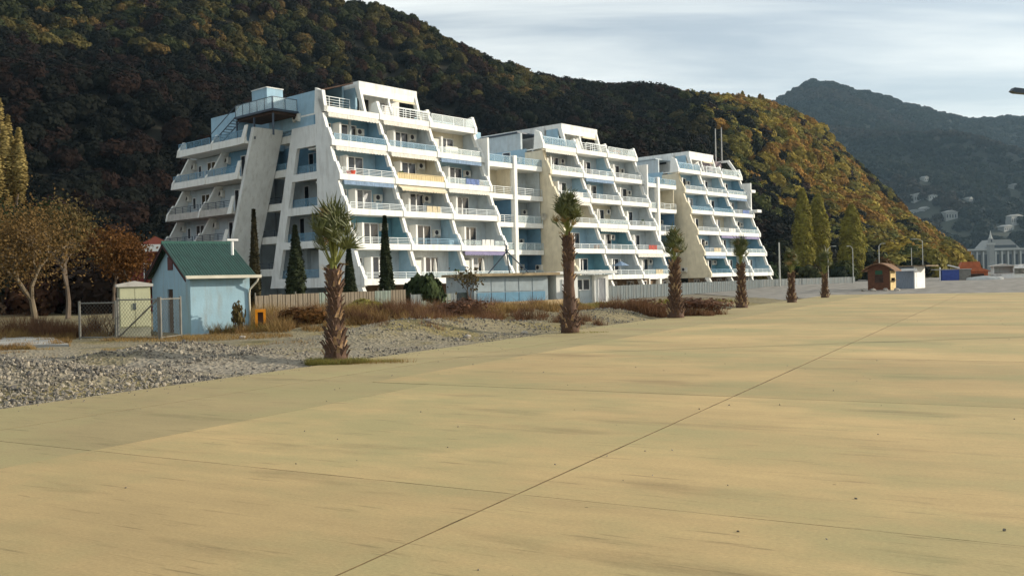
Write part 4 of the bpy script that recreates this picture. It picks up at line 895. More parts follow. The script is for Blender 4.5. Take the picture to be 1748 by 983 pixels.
mesh_fence('wire_fence', 'wire mesh fence running left from the gate past the cabinet', 'fence', (-16.3, 34.6), (-14.72, 34.1), 1.4)
mesh_fence('wire_fence', 'short wire fence end between the gate and the shed door', 'fence', (-12.68, 33.1), (-12.5, 34.6), 1.5)

# ------------------------------------------------------------------ fences of ribbed translucent panels
fp = [mk('fence_panel_green', (.15, .19, .165), rough=.5, var=.2, scale=1.5, stretch=(5, 5, .4), stain=.5, alpha=.93), mk('fence_panel_tan', (.13, .105, .072), rough=.6, var=.2, scale=1.5, stretch=(5, 5, .4), stain=.5), mk('fence_panel_grey', (.13, .16, .17), rough=.5, var=.15, scale=1.5, stretch=(5, 5, .4), alpha=.8, stain=.35)]
pm = {}
def panel_mesh(wd, h, mi):
    key = (round(wd, 2), h, mi)
    if key not in pm:
        mb = MB(); n = 5
        for i in range(n): x = wd*i/n; mb.box(x, x+wd/n*.86, -.02-(.02 if i % 2 else 0), .012, 0, h)
        mb.box(0, wd, .0125, .02, 0.01, h-.01); pm[key] = mb.mesh('panel', fp[mi])
    return pm[key]
def panel_fence(label, pts, h, wd=1.0, mats=(0, 1), post_every=3, seed=0, jit=.03, gap=.02):
    e = thing('panel_fence', label, 'fence', (pts[0][0], pts[0][1], 0), 0, None); rr = random.Random(seed); cnt = 0
    o0 = Vector((pts[0][0], pts[0][1], 0))
    for (x0, y0), (x1, y1) in zip(pts, pts[1:]):
        L_ = math.hypot(x1-x0, y1-y0); n = max(1, int(L_/wd)); w_ = L_/n; an = math.atan2(y1-y0, x1-x0)
        for i in range(n):
            p = Vector((x0+(x1-x0)*i/n, y0+(y1-y0)*i/n, 0))-o0
            o = link('panel', panel_mesh(w_-gap, h, rr.choice(mats)), e, loc=(p.x, p.y, rr.uniform(-jit, jit)), rz=an); o.rotation_euler[1] = rr.uniform(-jit, jit)*.25
            if cnt % post_every == 0: link('post', POST, e, loc=(p.x, p.y, 0)).scale = (1, 1, h/1.5+.05)
            cnt += 1
    return e
POST = MB().tube([(0, .06, -.1), (0, .06, 1.55)], .04, 8).mesh('post', post_m)
panel_fence('tan and green ribbed panel fence from the shed past the nearest palm', [(-12.6, 45.0), (-10.6, 50.5), (-7.0, 60.5)], 1.45, seed=2, mats=(1, 1, 0))
panel_fence('pale green ribbed panel fence behind the dry brush right of the nearest palm', [(-6.8, 61.5), (-4.4, 66.0), (-2.4, 69.5)], 1.1, seed=5, mats=(0, 2), wd=1.2)
panel_fence('low grey blue panel fence in front of the middle and farthest buildings', [(4.3, 70.0), (9.0, 80.3), (22, 104), (35.8, 131.5), (56, 150)], 1.25, seed=8, mats=(2,), wd=1.9, jit=.01)

# low beige earth bank wall in front of the annexes
bank = mk('beige_bank_render', (.30, .22, .12), var=.2, scale=1.2, stain=.35, bump=.3)
bw = MB(); pts_ = [(-4.6, 61.0), (-1.2, 63.2), (2.2, 66.6), (5.2, 71)]
for (x0, y0), (x1, y1) in zip(pts_, pts_[1:]):
    bw.add([(x0, y0, -.1), (x1, y1, -.1), (x1, y1, .42), (x0, y0, .42), (x0-.2, y0+.3, .42), (x1-.2, y1+.3, .42), (x1-.2, y1+.3, -.1), (x0-.2, y0+.3, -.1)], [(0, 1, 2, 3), (3, 2, 5, 4), (4, 5, 6, 7)])
tag(bw.obj('low_wall', bank), 'low beige rendered wall in front of the grey annex', 'wall')

# annexes in front of the linking block
an = thing('annex_building', 'single storey grey blue annex with tan roof edge before the linking block', 'building', (-2.75, 66.8, 0), math.atan2(3.4, 6.4))
gb = mk('grey_blue_metal', (.34, .40, .43), rough=.5, var=.1, stain=.2)
MB().box(0, 6.2, 0, 5, -.1, 2.25).obj('wall', gb, an)
for i in range(5): MB().box(.25+i*1.15, 1.32+i*1.15, -.05, -.001, .1, 1.05).obj('lower_panel', blue_m, an)
for i in range(5): MB().box(.25+i*1.15, 1.32+i*1.15, -.04, -.001, 1.12, 2.1).obj('upper_panel', gb, an)
MB().box(-.3, 7.0, -.5, 5.2, 2.25, 2.45).obj('roof', mk('tan_roof_edge', (.36, .28, .17), var=.2, stain=.3), an)
a2 = thing('annex_building', 'white single storey annex with flat roof behind the second palm', 'building', (3.4, 70.4, 0), math.atan2(3.2, 6.4))
MB().box(0, 1.9, 0, 4, -.1, 2.3).box(3.6, 4.9, .3, 4, -.1, 2.2).obj('wall', white_edge, a2); MB().box(1.9, 3.6, .7, 4, -.1, 2.2).obj('wall', offwall, a2)
MB().box(-.1, 5.4, -.25, 4.2, 2.3, 2.5).obj('roof', white, a2)
door(a2, .5, -.002, .9, .8, 1.0, 2, curtain); door(a2, 2.1, .698, 1.0, 1.3, .9, 2, glassd); door(a2, 3.9, .298, .05, .75, 1.95, 1, curtain)
tp = thing('tripod', 'dark crossed poles standing on the annex roof', 'tripod', (-.35, 68.6, 2.45))
for p_, q_ in (((-1.4, -.3, 0), (.15, 0, 1.75)), ((1.6, -.4, 0), (-.1, 0, 1.75)), ((.2, 1.4, 0), (0, .1, 1.7))): MB().tube([p_, q_], .05, 6).obj('leg', rail_d, tp)
MB().tube([(0, 0, 1.5), (0, 0, 2.1)], .07, 6).obj('head', rail_d, tp)

# ------------------------------------------------------------------ kiosks, stalls, far town
roofb = mk('brown_shingle', (.20, .11, .06), var=.3, scale=6, bump=.3); kw = mk('red_brown_boards', (.13, .055, .03), var=.3, scale=3, stretch=(1, 1, 6)); kc = mk('pale_timber', (.62, .46, .22), var=.15)
k1 = thing('kiosk', 'small dark red timber kiosk with curved roof near the end of the palms', 'kiosk', (35.7, 92.2, 0), R(-40))
MB().box(0, 2.15, 0, .12, .1, 2.1).box(0, .12, .12, 1.5, .1, 2.1).box(.12, 2.15, 1.5, 1.6, .1, 2.1).obj('wall', kw, k1)
sd_ = MB().box(2.15, 2.22, .02, 1.6, .1, 1.0).box(2.15, 2.22, .02, .2, 1.0, 2.0).box(2.15, 2.22, 1.4, 1.6, 1.0, 2.0).obj('side_wall', kc, k1); MB().box(2.12, 2.6, .1, 1.5, 1.02, 1.08).obj('counter', wood_d, k1)
MB().box(2.16, 2.21, .2, 1.4, 1.3, 2.0).obj('shutter', kc, k1)
arc = [(-.5+3.2*i/10, 1.95+.75*math.sin(math.pi*i/10)) for i in range(11)]
MB().prism(arc+[(x, z+.1) for x, z in arc[::-1]], -.35, 1.9, 'y').obj('roof', roofb, k1)
MB().prism([(.12, 2.101)]+[(max(.12, min(2.1, x)), z-.012) for x, z in arc[2:9]]+[(2.1, 2.101)], .01, .1, 'y').obj('gable', kw, k1)
MB().box(.7, 1.5, -.03, -.001, .85, 1.6).obj('hatch', wood_d, k1); MB().box(.75, 1.45, -.05, -.031, 1.65, 2.05).obj('sign_board', mk('dark_green_sign', (.03, .09, .05)), k1)
MB().box(-.3, 2.6, -.3, 1.7, -.1, .1).obj('base', soffit, k1)
k2 = thing('kiosk', 'white flat roofed beach kiosk behind the dark red one', 'kiosk', (40.9, 99.2, 0), R(-42))
gyb = mk('grey_blue_boards', (.22, .26, .31), var=.1, scale=2, stretch=(5, 5, 1))
MB().box(0, 2.4, 0, .1, -.1, 2.4).box(0, .1, .1, 3.2, -.1, 2.4).obj('wall', gyb, k2); MB().box(2.4, 2.5, 0, 3.2, -.1, 2.4).obj('side_wall', white_edge, k2)
MB().box(2.501, 2.53, .4, 1.4, .2, 1.1).box(2.501, 2.53, .4, 1.4, 1.25, 2.2).obj('door', frame_w, k2)
MB().box(-2.6, 3.8, -.4, 3.6, 2.4, 2.52).obj('roof', mk('brown_flat_roof', (.22, .16, .10), var=.3), k2)
MB().box(1.4, 2.9, -.9, -.51, 1.95, 2.2).obj('awning', frame_w, k2)
for u in (-2.4, -1.2): MB().tube([(u, 0, -.1), (u, 0, 2.4)], .05, 6).obj('post', post_m, k2)
# stones at the kiosk base
rk = mk('pale_rock', (.36, .32, .27), var=.2, bump=.3)
def rock(seed, s, name='rock'):
    rr = random.Random(seed); v = []; f = []
    import bmesh
    b = bmesh.new(); bmesh.ops.create_icosphere(b, subdivisions=2, radius=1)
    for q in b.verts: k = .75+.5*noise.noise(q.co*1.3+Vector((seed*3.1, 0, 0))); q.co = Vector((q.co.x*s[0]*k, q.co.y*s[1]*k, q.co.z*s[2]*k))
    me = bpy.data.meshes.new(name); b.to_mesh(me); b.free(); me.materials.append(rk); return me
for i, (x, y) in enumerate([(34.9, 91.2), (35.6, 90.6), (36.6, 90.0), (37.5, 89.6)]):
    tag(link('boulder', rock(i, (.34+.08*(i % 2), .3, .26)), loc=(x, y, .12)), ('leftmost grey boulder in front of the dark red kiosk', 'second grey boulder from the left before the dark red kiosk', 'third grey boulder from the left before the dark red kiosk', 'rightmost grey boulder in front of the dark red kiosk')[i], 'boulder', 'boulders round the kiosk foot')
# stalls
ob = thing('kiosk', 'orange red kiosk with tapered roof far along the beach', 'kiosk', (78.2, 160, .15), R(-20))
om = mk('orange_red_board', (.42, .12, .05), var=.15, stain=.2)
MB().box(0, 4.2, 0, 3, 0, 1.5).obj('wall', om, ob); MB().prism([(-.5, 1.5), (0.2, 3.2), (2.9, 3.2), (3.2, 2.1), (4.7, 1.5)], -.3, 3.3, 'y').obj('roof', om, ob); MB().box(.4, 3.6, -.05, -.001, .2, 1.1).obj('counter', wood_d, ob)
MB().prism([(-2.0, 2.6), (-.1, 2.05), (-.1, 2.25), (-2.0, 2.8)], -.2, 1.4, 'y').obj('awning', white_edge, ob)
bl = thing('blue_stall', 'low blue and grey fenced stall left of the orange kiosk', 'stall', (70.2, 150, .15), R(-12))
MB().box(0, 2.6, 0, 1.8, 0, 1.9).obj('blue_panel', mk('royal_blue_board', (.05, .08, .28)), bl); MB().box(2.605, 4.4, .1, 1.8, 0, 1.9).obj('grey_panel', mk('grey_brown_board', (.20, .19, .17)), bl)
MB().tube([(-.3, 0, 0), (-.3, 0, 2.3)], .09, 6).obj('post', frame_w, bl); MB().box(-1.2, 4.5, -.1, 2.2, 1.905, 2.0).obj('roof', soffit, bl)
bo_ = thing('boat', 'overturned grey rowing boat lying before the blue stall', 'boat', (72.5, 146.5, .2), R(-8))
hb = MB(); hull = []; 
for i in range(9):
    t = i/8; hw = .75*math.sin(math.pi*min(1, t*1.0+.08))**.6 if i < 8 else .05; x = 5.5*t
    for k in range(7): a_ = math.pi*k/6; hull.append((x, hw*math.cos(a_), .75*math.sin(a_)*(.6+.4*math.sin(math.pi*t))))
hb.add(hull, [(i*7+k, (i+1)*7+k, (i+1)*7+k+1, i*7+k+1) for i in range(8) for k in range(6)]+[(0, 1, 2, 3, 4, 5, 6), tuple(range(56, 63))[::-1]]); hb.obj('hull', mk('grey_boat_paint', (.42, .43, .42)), bo_, smooth=True)
MB().box(.3, 5.2, -.03, .03, .7, .8).obj('keel', wood_d, bo_)
for i, (x, wd, h, rf) in enumerate([(87, 3.4, 2.3, .5), (91.2, 3.0, 1.9, .7), (95.2, 2.6, 2.2, .4), (98.5, 2.8, 1.8, .6)]):
    e = thing('beach_stall', ['white beach stall with an overhanging roof next to the orange kiosk', 'second white beach stall right of the orange kiosk', 'third white beach stall right of the orange kiosk, lower and open', 'rightmost white beach stall near the photo edge'][i], 'stall', (x, 166+i*3, .25), R(-15+8*i), 'white beach stalls')
    MB().box(0, .12, 0, 2, 0, h).box(.12, wd-.12, 1.88, 2, 0, h).box(wd-.12, wd, 0, 2, 0, h).box(.12, wd-.12, 0, .1, 0, h*.45).obj('wall', white_edge, e)
    MB().prism([(-rf, h), (wd/2, h+.35+.2*(i % 2)), (wd+rf, h), (wd+rf, h-.1), (-rf, h-.1)], -.5, 2.4, 'y').obj('roof', frame_w if i % 2 else soffit, e)
    MB().box(.15, wd-.15, -.25, 0.0, h*.45+.001, h*.45+.06).obj('counter', wood_d, e)
# far town
hz = mk('pale_far_stone', (.27, .28, .27), var=.06, scale=.2, stain=.2); hg = mk('far_window', (.05, .06, .07), rough=.2)
hzw = mk('far_white_stone', (.42, .43, .41), var=.05, scale=.2); ht_ = thing('hotel', 'long pale colonnaded hotel with stepped centre at the far right', 'building', (440, 900, 0), R(2))
MB().box(0, 95, 0, 30, -1, 21).obj('wall', hz, ht_)
for i in range(15): MB().box(2+i*6.2, 3.4+i*6.2, -2.5, -.6, -1, 20).obj('column', hzw, ht_)
for i in range(14): MB().box(4.4+i*6.2, 7.2+i*6.2, -.3, -.01, 3, 17).obj('window', hg, ht_)
MB().box(-1, 96, -3.2, 31, 21, 22.6).obj('cornice', hzw, ht_); MB().prism([(24, 22.6), (30, 29), (33, 31.5), (50, 31.5), (53, 29), (60, 22.6)], 1, 20, 'y').obj('roof', hz, ht_); MB().box(28, 56, 0.5, .99, 23.5, 26).obj('attic_window', hg, ht_)
tw = thing('clock_tower', 'slim pale tower with pointed top beside the far hotel', 'tower', (459, 880, 0)); tw.scale = (.8, .8, .86)
MB().box(-3, 3, -3, 3, -1, 30).obj('shaft', hz, tw); MB().box(-3.8, 3.8, -3.8, 3.8, 30, 32).obj('gallery', hzw, tw); MB().box(-2.2, 2.2, -2.2, 2.2, 32, 37).obj('belfry', hz, tw); MB().box(-.8, .8, -2.35, -2.201, 33, 36).obj('opening', hg, tw)
MB().tube([(0, 0, 37), (0, 0, 40), (0, 0, 46)], [2.6, 1.3, .15], 8).obj('spire', hzw, tw)
bk = thing('tower_block', 'grey stepped tower block at the foot of the far mountain', 'building', (321, 700, 0), R(-8))
MB().box(0, 11, 0, 9, -1, 22).box(1, 8, 1, 8, 22, 26).obj('wall', mk('far_grey_render', (.34, .35, .34)), bk)
for i in range(3):
    for j in range(6): MB().box(1.2+i*3.2, 3+i*3.2, -.15, -.001, 2+j*3.3, 3.6+j*3.3).obj('window', hg, bk)
rr = random.Random(9)
# houses on the far slope, given by bearing (x/y) and slope height seen (z/y)
SL = np.array([far_point(a, t) for a in np.arange(60, 200, .5) for t in np.arange(.0, .5, .01)]); HOUSES = []
for i, (bx_, ez, wd, h) in enumerate([(.4512, .0985, 9, 7), (.4385, .0750, 22, 14), (.4563, .0765, 15, 6), (.4977, .0770, 11, 5), (.4340, .0640, 26, 6), (.4468, .0650, 13, 5), (.5487, .0870, 34, 8), (.4735, .0510, 20, 14), (.5455, .0500, 30, 15), (.5360, .0440, 24, 8)]):
    c_ = np.abs(SL[:, 0]/SL[:, 1]-bx_)+np.abs(SL[:, 2]/SL[:, 1]-ez); x, y, z = [float(q) for q in SL[int(np.argmin(c_))]]
    HOUSES.append((x, y))
    e = thing('hill_house', ['small white hut highest on the far mountainside', 'pale four storey house low on the far mountain', 'bright white low house on the far mountain slope', 'small pale house right of the bright one on the far mountain', 'long low pale house at the mountain foot', 'short pale house at the mountain foot beside the long one', 'long pale house at the right edge of the far mountain', 'pale block house above the far town', 'wide pale hotel like house above the far hotel', 'low pale house between two blocks above the far town'][i], 'house', (x, y, z), .45+rr.uniform(-.3, .3), 'houses on the far mountain')
    MB().box(0, wd, 0, 10, -4, h).obj('wall', hzw if i in (0, 2) else hz, e); MB().prism([(-1, h), (wd/2, h+3), (wd+1, h)], -1, 11, 'y').obj('roof', hz, e)
    for j in range(max(2, int(wd/5))): MB().box(1.5+j*4.6, 3.5+j*4.6, -.15, -.001, h*.4, h*.75).obj('window', hg, e)

rnd = random.Random(4); P = []; SC = []; TI = []; KI = []
for i in range(26000):
    a = 30+rnd.random()*(NB-60); t = rnd.random()*1.03; x, y, z = far_point(a, t)
    if x/y < .22 or x/y > .66: continue
    if any(abs(x/y-hx/hy)*y < 15 and -42 < y-hy < 8 for hx, hy in HOUSES): continue
    m1 = nz2(x, y, .004, 3); c = (.022, .028, .016) if m1 > .1 else ((.016, .022, .014) if m1 > -.2 else (.034, .028, .018)); f = .7+.6*rnd.random()
    P.append((x, y, z+3)); SC.append(rnd.uniform(9, 14)); TI.append(tuple(v*f for v in c)); KI.append(rnd.randrange(6))
far_src = bpy.data.collections.new('far_crown_shapes')
for k in range(6): far_src.objects.link(bpy.data.objects.new('far_crown_shape_%d' % k, crown_mesh('far_crown', leaf_i, 60+k, lobes=9, per=26, size=.16)))
tag(instancer('mountain_forest', far_src, P, SC, TI, KI), kind='stuff')


# red roofed house behind the shed
rh = thing('house', 'red roofed house with white gable just left of the shed roof', 'house', (-32.5, 78, 0), R(20))
MB().box(0, 4.5, 0, 5, -.1, 5.0).obj('wall', mk('dark_red_wall', (.16, .03, .03), stain=.3), rh); MB().prism([(-.4, 5.0), (2.2, 6.4), (4.9, 5.0)], -.4, 5.4, 'y').obj('roof', mk('red_roof', (.35, .10, .07)), rh)
MB().box(1.1, 2.6, -.5, -.401, 5.1, 5.7).obj('gable_panel', white_edge, rh); door(rh, 1.2, -.002, 2.8, 1.2, 1.3, 2, glassd)

# poles and street lamps
def pole(label, loc, h, r=.09, arm=0, cat='pole', name='pole'):
    e = thing(name, label, cat, loc); MB().tube([(0, 0, -.1), (0, 0, h)], [r*1.2, r*.8], 8).obj('shaft', mast_m, e)
    if arm: MB().tube([(0, 0, h-.05), (arm*.5, 0, h+.35), (arm, 0, h+.4)], r*.5, 6).obj('arm', mast_m, e); MB().box(min(arm, arm*1.5), max(arm, arm*1.5), -.12, .12, h+.33, h+.43).obj('lamp_head', mast_m, e)
    else: MB().tube([(0, 0, h), (0, 0, h+.05)], r*1.1, 8).obj('cap', mast_m, e)
    return e
mast_m = mk('pale_steel_pole', (.48, .48, .44), rough=.5)
pole('pale post between the farthest building and the fifth palm', (37.9, 130, 0), 6.4, .11)
pole('slim lamp post behind the sixth palm', (46.5, 135, 0), 5.5, .06, .8, 'street lamp', 'street_lamp')
pole('lamp post with a box left of the timber kiosk', (52.0, 140, 0), 5.6, .06, -.6, 'street lamp', 'street_lamp')
pole('thin pole rising behind the white kiosk roof', (60.0, 150, 0), 6.2, .08, .7, 'street lamp', 'street_lamp')
pole('thin pole right of the white kiosk', (74.0, 170, 0), 6.2, .07)
pole('lamp post leaning above the orange kiosk', (85.0, 190, 0), 8.2, .09, -1.6, 'street lamp', 'street_lamp')
lp = thing('street_lamp', 'street lamp reaching in from the right edge against the sky', 'street lamp', (17.2, 25.6, 0))
MB().tube([(0, 0, -.1), (0, 0, 6.6)], [.11, .07], 10).obj('shaft', mast_m, lp)
MB().tube([(0, 0, 5.9), (-1.2, -.3, 6.25), (-3.1, -.6, 6.55)], .035, 8).obj('arm', mast_m, lp); MB().tube([(0, 0, 5.75), (-3.0, -.6, 6.05)], .03, 8).obj('arm', mast_m, lp)
lh = MB(); lh.prism([(0, 0), (.08, .09), (.55, .02), (.62, -.05), (.55, -.1), (.1, -.05)], -.09, .09, 'y'); o = lh.obj('lamp_head', rail_d, lp); o.location = (-3.55, -.6, 6.68)

# ------------------------------------------------------------------ small things on balconies
def local(O_, u, w_, z): return O_+D1*u+DW*w_+Vector((0, 0, z))
def parasol(lab, O_, u, w_, z, mat, openp=False):
    e = thing('parasol', lab, 'parasol', local(O_, u, w_, z), ROT, None)
    MB().tube([(0, 0, 0), (0, 0, 1.95)], .03, 6).obj('pole', frame_w, e)
    mb = MB(); mb.tube([(0, 0, .6), (0, 0, 1.0), (0, 0, 1.6), (0, 0, 2.0)], [.10, .16, .12, .03], 8) if not openp else mb.tube([(0, 0, 1.2), (0, 0, 1.65), (0, 0, 1.7)], [1.0, .15, .03], 10)
    mb.obj('canopy', mat, e)
parasol('folded white parasol on the lowest middle balcony of the nearest building', O1, 8.0, WK[1]+.5, ZT[1]-.35, aw_white)
parasol('folded white parasol on the lowest right balcony of the nearest building', O1, 13.9, WK[1]+.5, ZT[1]-.35, aw_white)
parasol('open blue parasol on the lowest middle balcony of the middle building', O2, 8.8, WK[1]+1.1, ZT[1]-.2, aw_blue, True)
parasol('folded white parasol on a third storey balcony of the middle building', O2, 6.5, WK[3]+.4, ZT[3]-.35, aw_white)
def chair(lab, O_, u, w_, z, rz):
    e = thing('plastic_chair', lab, 'chair', local(O_, u, w_, z), rz, 'white plastic chairs on a low balcony')
    MB().box(-.22, .22, -.22, .22, .4, .44).obj('seat', frame_w, e); MB().prism([(-.22, .44), (-.2, .9), (.2, .9), (.22, .44)], .18, .22, 'y').obj('backrest', frame_w, e)
    for a in (-.2, .17):
        for b_ in (-.2, .17): MB().box(a, a+.03, b_, b_+.03, 0, .4).obj('leg', frame_w, e)
for i, u in enumerate((1.0, 1.9, 2.9, 4.0)): chair(('leftmost', 'second', 'third', 'rightmost')[i]+' white plastic chair on the lowest left balcony of the middle building', O2, u, WK[1]+.6, ZT[1]-.36, i*1.3)
t_ = MB(); t_.tube([(0, 0, 0), (0, 0, .32)], [.3, .4], 12); t_.tube([(0, 0, .32), (0, 0, .34)], [.42, .42], 12)
o = tag(t_.obj('washtub', mk('red_plastic', (.55, .08, .05), rough=.4)), 'red washtub standing on a fourth storey balcony of the nearest building', 'tub'); o.location = local(O1, 1.3, WK[4]+.35, ZT[4]-.02); 
cl_ = MB(); cl_.box(0, 1.6, 0, .03, -.9, 0); o = tag(cl_.obj('white_sheet', aw_white), 'white sheet hung over the top right balcony of the nearest building', 'sheet'); o.location = local(O1, 13.2, WK[5]+.5, ZT[5]+.75); o.rotation_euler[2] = ROT

rl = random.Random(21); cl_m = [mk('laundry_white', (.7, .7, .68), var=.1), mk('laundry_blue', (.14, .2, .4), var=.2), mk('laundry_red', (.42, .09, .07), var=.2), mk('laundry_cream', (.6, .52, .36), var=.15)]
for n_, (O_, bn) in enumerate(((O1, 'nearest'), (O2, 'middle'), (O3, 'farthest'))):
    for k, i, m_ in (((2, 2, 0), (3, 1, 3), (4, 2, 1)), ((4, 0, 0), (2, 2, 2), (1, 2, 3)), ((3, 1, 0), (4, 2, 1), (2, 0, 3)))[n_]:
        mb = MB(); x = 0
        for q in range(3):
            wd = rl.uniform(.35, .7); hh = rl.uniform(.5, .95); mb.add([(x, 0, 0), (x+wd, .02, 0), (x+wd*1.02, .03, -hh), (x+wd*.5, -.03, -hh*.97), (x-.02, .02, -hh)], [(0, 1, 2, 3, 4)]); mb.add([(x, .03, 0), (x+wd, .05, 0), (x+wd*1.02, .06, -hh), (x+wd*.5, .0, -hh*.97), (x-.02, .05, -hh)], [(4, 3, 2, 1, 0)]); x += wd+.06
        o = tag(mb.obj('laundry', cl_m[m_]), '%s laundry hung on the %s balcony, storey %s of the %s terraced building' % (('white', 'blue', 'red', 'cream')[m_], ('left', 'middle', 'right')[i], ('one', 'two', 'three', 'four', 'five')[k-1], bn), 'laundry'); o.location = local(O_, i*5.9+2.6, WK[k]+.02, ZT[k]+.54); o.rotation_euler[2] = ROT
pg = mk('potted_plant_leaves', (.06, .10, .03), var=.3)
for n_, (O_, u, k, lb) in enumerate(((O1, 3.4, 2, 'potted plant on the teal balcony of the nearest building'), (O1, 10.6, 1, 'potted plant on the lowest middle balcony of the nearest building'), (O2, 15.2, 3, 'potted plant on a right balcony of the middle building'), (O1, 6.9, 4, 'potted plant beside the cream panels of the nearest building'), (O2, 27.5, 5, 'dark potted tree on the top terrace between the middle and farthest buildings'))):
    w_ = WK[k]+.5 if n_ < 4 else 7.4
    e = thing('potted_plant', lb, 'plant', local(O_, u, w_, ZT[k]-.35 if n_ < 4 else 13.8)); MB().tube([(0, 0, 0), (0, 0, .3)], [.13, .18], 10).obj('pot', rust, e); link('foliage', crown_mesh('foliage', pg, 300+n_, lobes=6, per=30, size=.16), e, loc=(0, 0, .75)).scale = (.38, .38, .5)

# ------------------------------------------------------------------ gravel, brush and grass
peb = [mk('pebble_grey', (.23, .205, .165), col2=(.11, .10, .085), scale=3), mk('pebble_pale', (.36, .32, .25), col2=(.22, .19, .15), scale=3), mk('pebble_dark', (.085, .08, .075), scale=3)]
psrc = bpy.data.collections.new('pebble_shapes')
import bmesh
for k in range(6):
    b = bmesh.new(); bmesh.ops.create_icosphere(b, subdivisions=1, radius=.5)
    for q in b.verts: f_ = .8+.6*noise.noise(q.co*2+Vector((k*5.3, 0, 0))); q.co = Vector((q.co.x*f_*1.25, q.co.y*f_, q.co.z*f_*.65))
    me = bpy.data.meshes.new('pebble'); b.to_mesh(me); b.free(); me.materials.append(peb[(0, 1, 0, 2, 1, 0)[k]]); psrc.objects.link(bpy.data.objects.new('pebble_shape_%d' % k, me))
P = []; SC = []
while len(P) < 27000:
    t = rnd.random(); y = 5+t**1.6*50; q = -14.32-abs(rnd.gauss(0, 2.6)) if rnd.random() < .8 else -14.3-rnd.random()*11
    # from plaza coordinates back to the world (y used as the s coordinate)
    s_ = y; x_ = .877*q+.48*s_; y_ = -.48*q+.877*s_
    if (x_*x_+y_*y_) < 12: continue
    mh = sum(mound(x_, y_, *m) for m in MOUNDS)
    if rnd.random() > (.045 if y_ < 26 else .02)+max(0, mh-.1)*(2.4 if y_ < 26 else .55)+max(0, nz2(x_, y_, .5, 4)-.1)*.4+(.5 if y < 14 and q > -18 else 0): continue
    sz = (.016+.06*rnd.random()**2.2)*(1+y_*.012) if rnd.random() < .985 else rnd.uniform(.08, .16)
    P.append((x_, y_, gz(x_, y_)+sz*.12)); SC.append(sz)
tag(instancer('gravel', psrc, P, SC, np.ones((len(P), 3)), RNG.integers(0, 6, len(P)), rot='all'), kind='stuff')
P = []; SC = []
for _ in range(900):
    s_ = 4+rnd.random()**1.6*60; q = rnd.uniform(-14.2, 14) if rnd.random() < .55 else -14.25+abs(rnd.gauss(0, .35)); x_ = .877*q+.48*s_; y_ = -.48*q+.877*s_
    sz = rnd.uniform(.012, .03); P.append((x_, y_, sz*.2)); SC.append(sz)
tag(instancer('grit', psrc, P, SC, np.ones((len(P), 3)), RNG.integers(0, 6, len(P)), rot='all'), kind='stuff')
def blades(name, regions, mat, seed, lean=.5):
    rng = np.random.default_rng(seed); VV = []; 
    for (cx_, cy_, rx, ry, n, h, wd) in regions:
        a = rng.random(n)*6.283; r = rng.random(n)**.5; x = cx_+rx*r*np.cos(a); y = cy_+ry*r*np.sin(a)
        z = np.array([gz(float(p), float(q)) for p, q in zip(x, y)]); hh = h*(.4+.8*rng.random(n)); dx = rng.normal(size=n)*lean*hh; dy = rng.normal(size=n)*lean*hh
        th = rng.random(n)*6.283; wx = np.cos(th)*wd/2; wy = np.sin(th)*wd/2
        VV.append(np.stack([np.stack([x-wx, y-wy, z-.02], 1), np.stack([x+wx, y+wy, z-.02], 1), np.stack([x+dx, y+dy, z+hh], 1)], 1).reshape(-1, 3))
    V = np.concatenate(VV); return tag(link(name, npmesh(name, V, np.arange(len(V)).reshape(-1, 3), mat)), kind='stuff')
gr_g = mk('green_grass', (.24, .23, .05), col2=(.14, .13, .035), scale=1, world=True, transl=.3); gr_d = mk('dry_grass', (.30, .20, .07), col2=(.17, .10, .04), scale=.7, world=True, transl=.3)
gr_r = mk('red_brown_brush', (.20, .105, .05), col2=(.085, .042, .025), scale=.8, world=True, transl=.25); gr_y = mk('yellow_green_brush', (.27, .24, .04), col2=(.15, .12, .03), scale=.8, world=True, transl=.3)
blades('grass', [(-4.2, 21.85, .75, .45, 4200, .17, .014), (-3.4, 21.95, .8, .3, 1300, .13, .014), (8, 60, 7, 4, 2500, .25, .05), (3, 54, 4, 3, 900, .2, .04), (2.6, 32.0, .7, .3, 500, .1, .02)], gr_g, 1)
rb = random.Random(77)
def patches(cx_, cy_, rx, ry, n, cnt, h, wd):      # many small tufts spread over an area
    out_ = []
    for _ in range(cnt):
        a = rb.random()*6.283; r = rb.random()**.5; out_.append((cx_+rx*r*math.cos(a), cy_+ry*r*math.sin(a), rb.uniform(.15, .55), rb.uniform(.15, .5), int(n/cnt*rb.uniform(.4, 1.6)), h*rb.uniform(.35, 1.25), wd))
    return out_
DG = [(-3.6, 21.7, 1.3, .35, 900, .16, .012), (-11.5, 33.5, 3.5, 1.6, 3600, .15, .02)]
for a in [(-9.5, 38.5, 3.0, 3.0, 6500, 40, .5, .03), (-7.0, 42, 3.8, 4.5, 7000, 45, .55, .035), (-3.4, 45, 4, 5, 6000, 45, .5, .04), (-17, 31, 3.5, 3, 2500, 22, .2, .03), (.5, 50, 4, 6, 5000, 40, .45, .045), (-11, 45, 2.2, 5, 6500, 35, .9, .04), (6, 52, 3, 5, 1500, 14, .35, .04), (-20, 37, 5, 2.5, 3000, 24, .4, .03), (-4.5, 34, 3, 2.5, 1800, 26, .22, .02), (-8.5, 27, 3, 2, 900, 16, .15, .015), (-12.5, 26.5, 4, 2.5, 1000, 18, .15, .015)]: DG += patches(*a)
blades('dry_grass', DG, gr_d, 2)
DR = [(7.0, 44.3, 2.2, 1.0, 1500, .45, .03)]
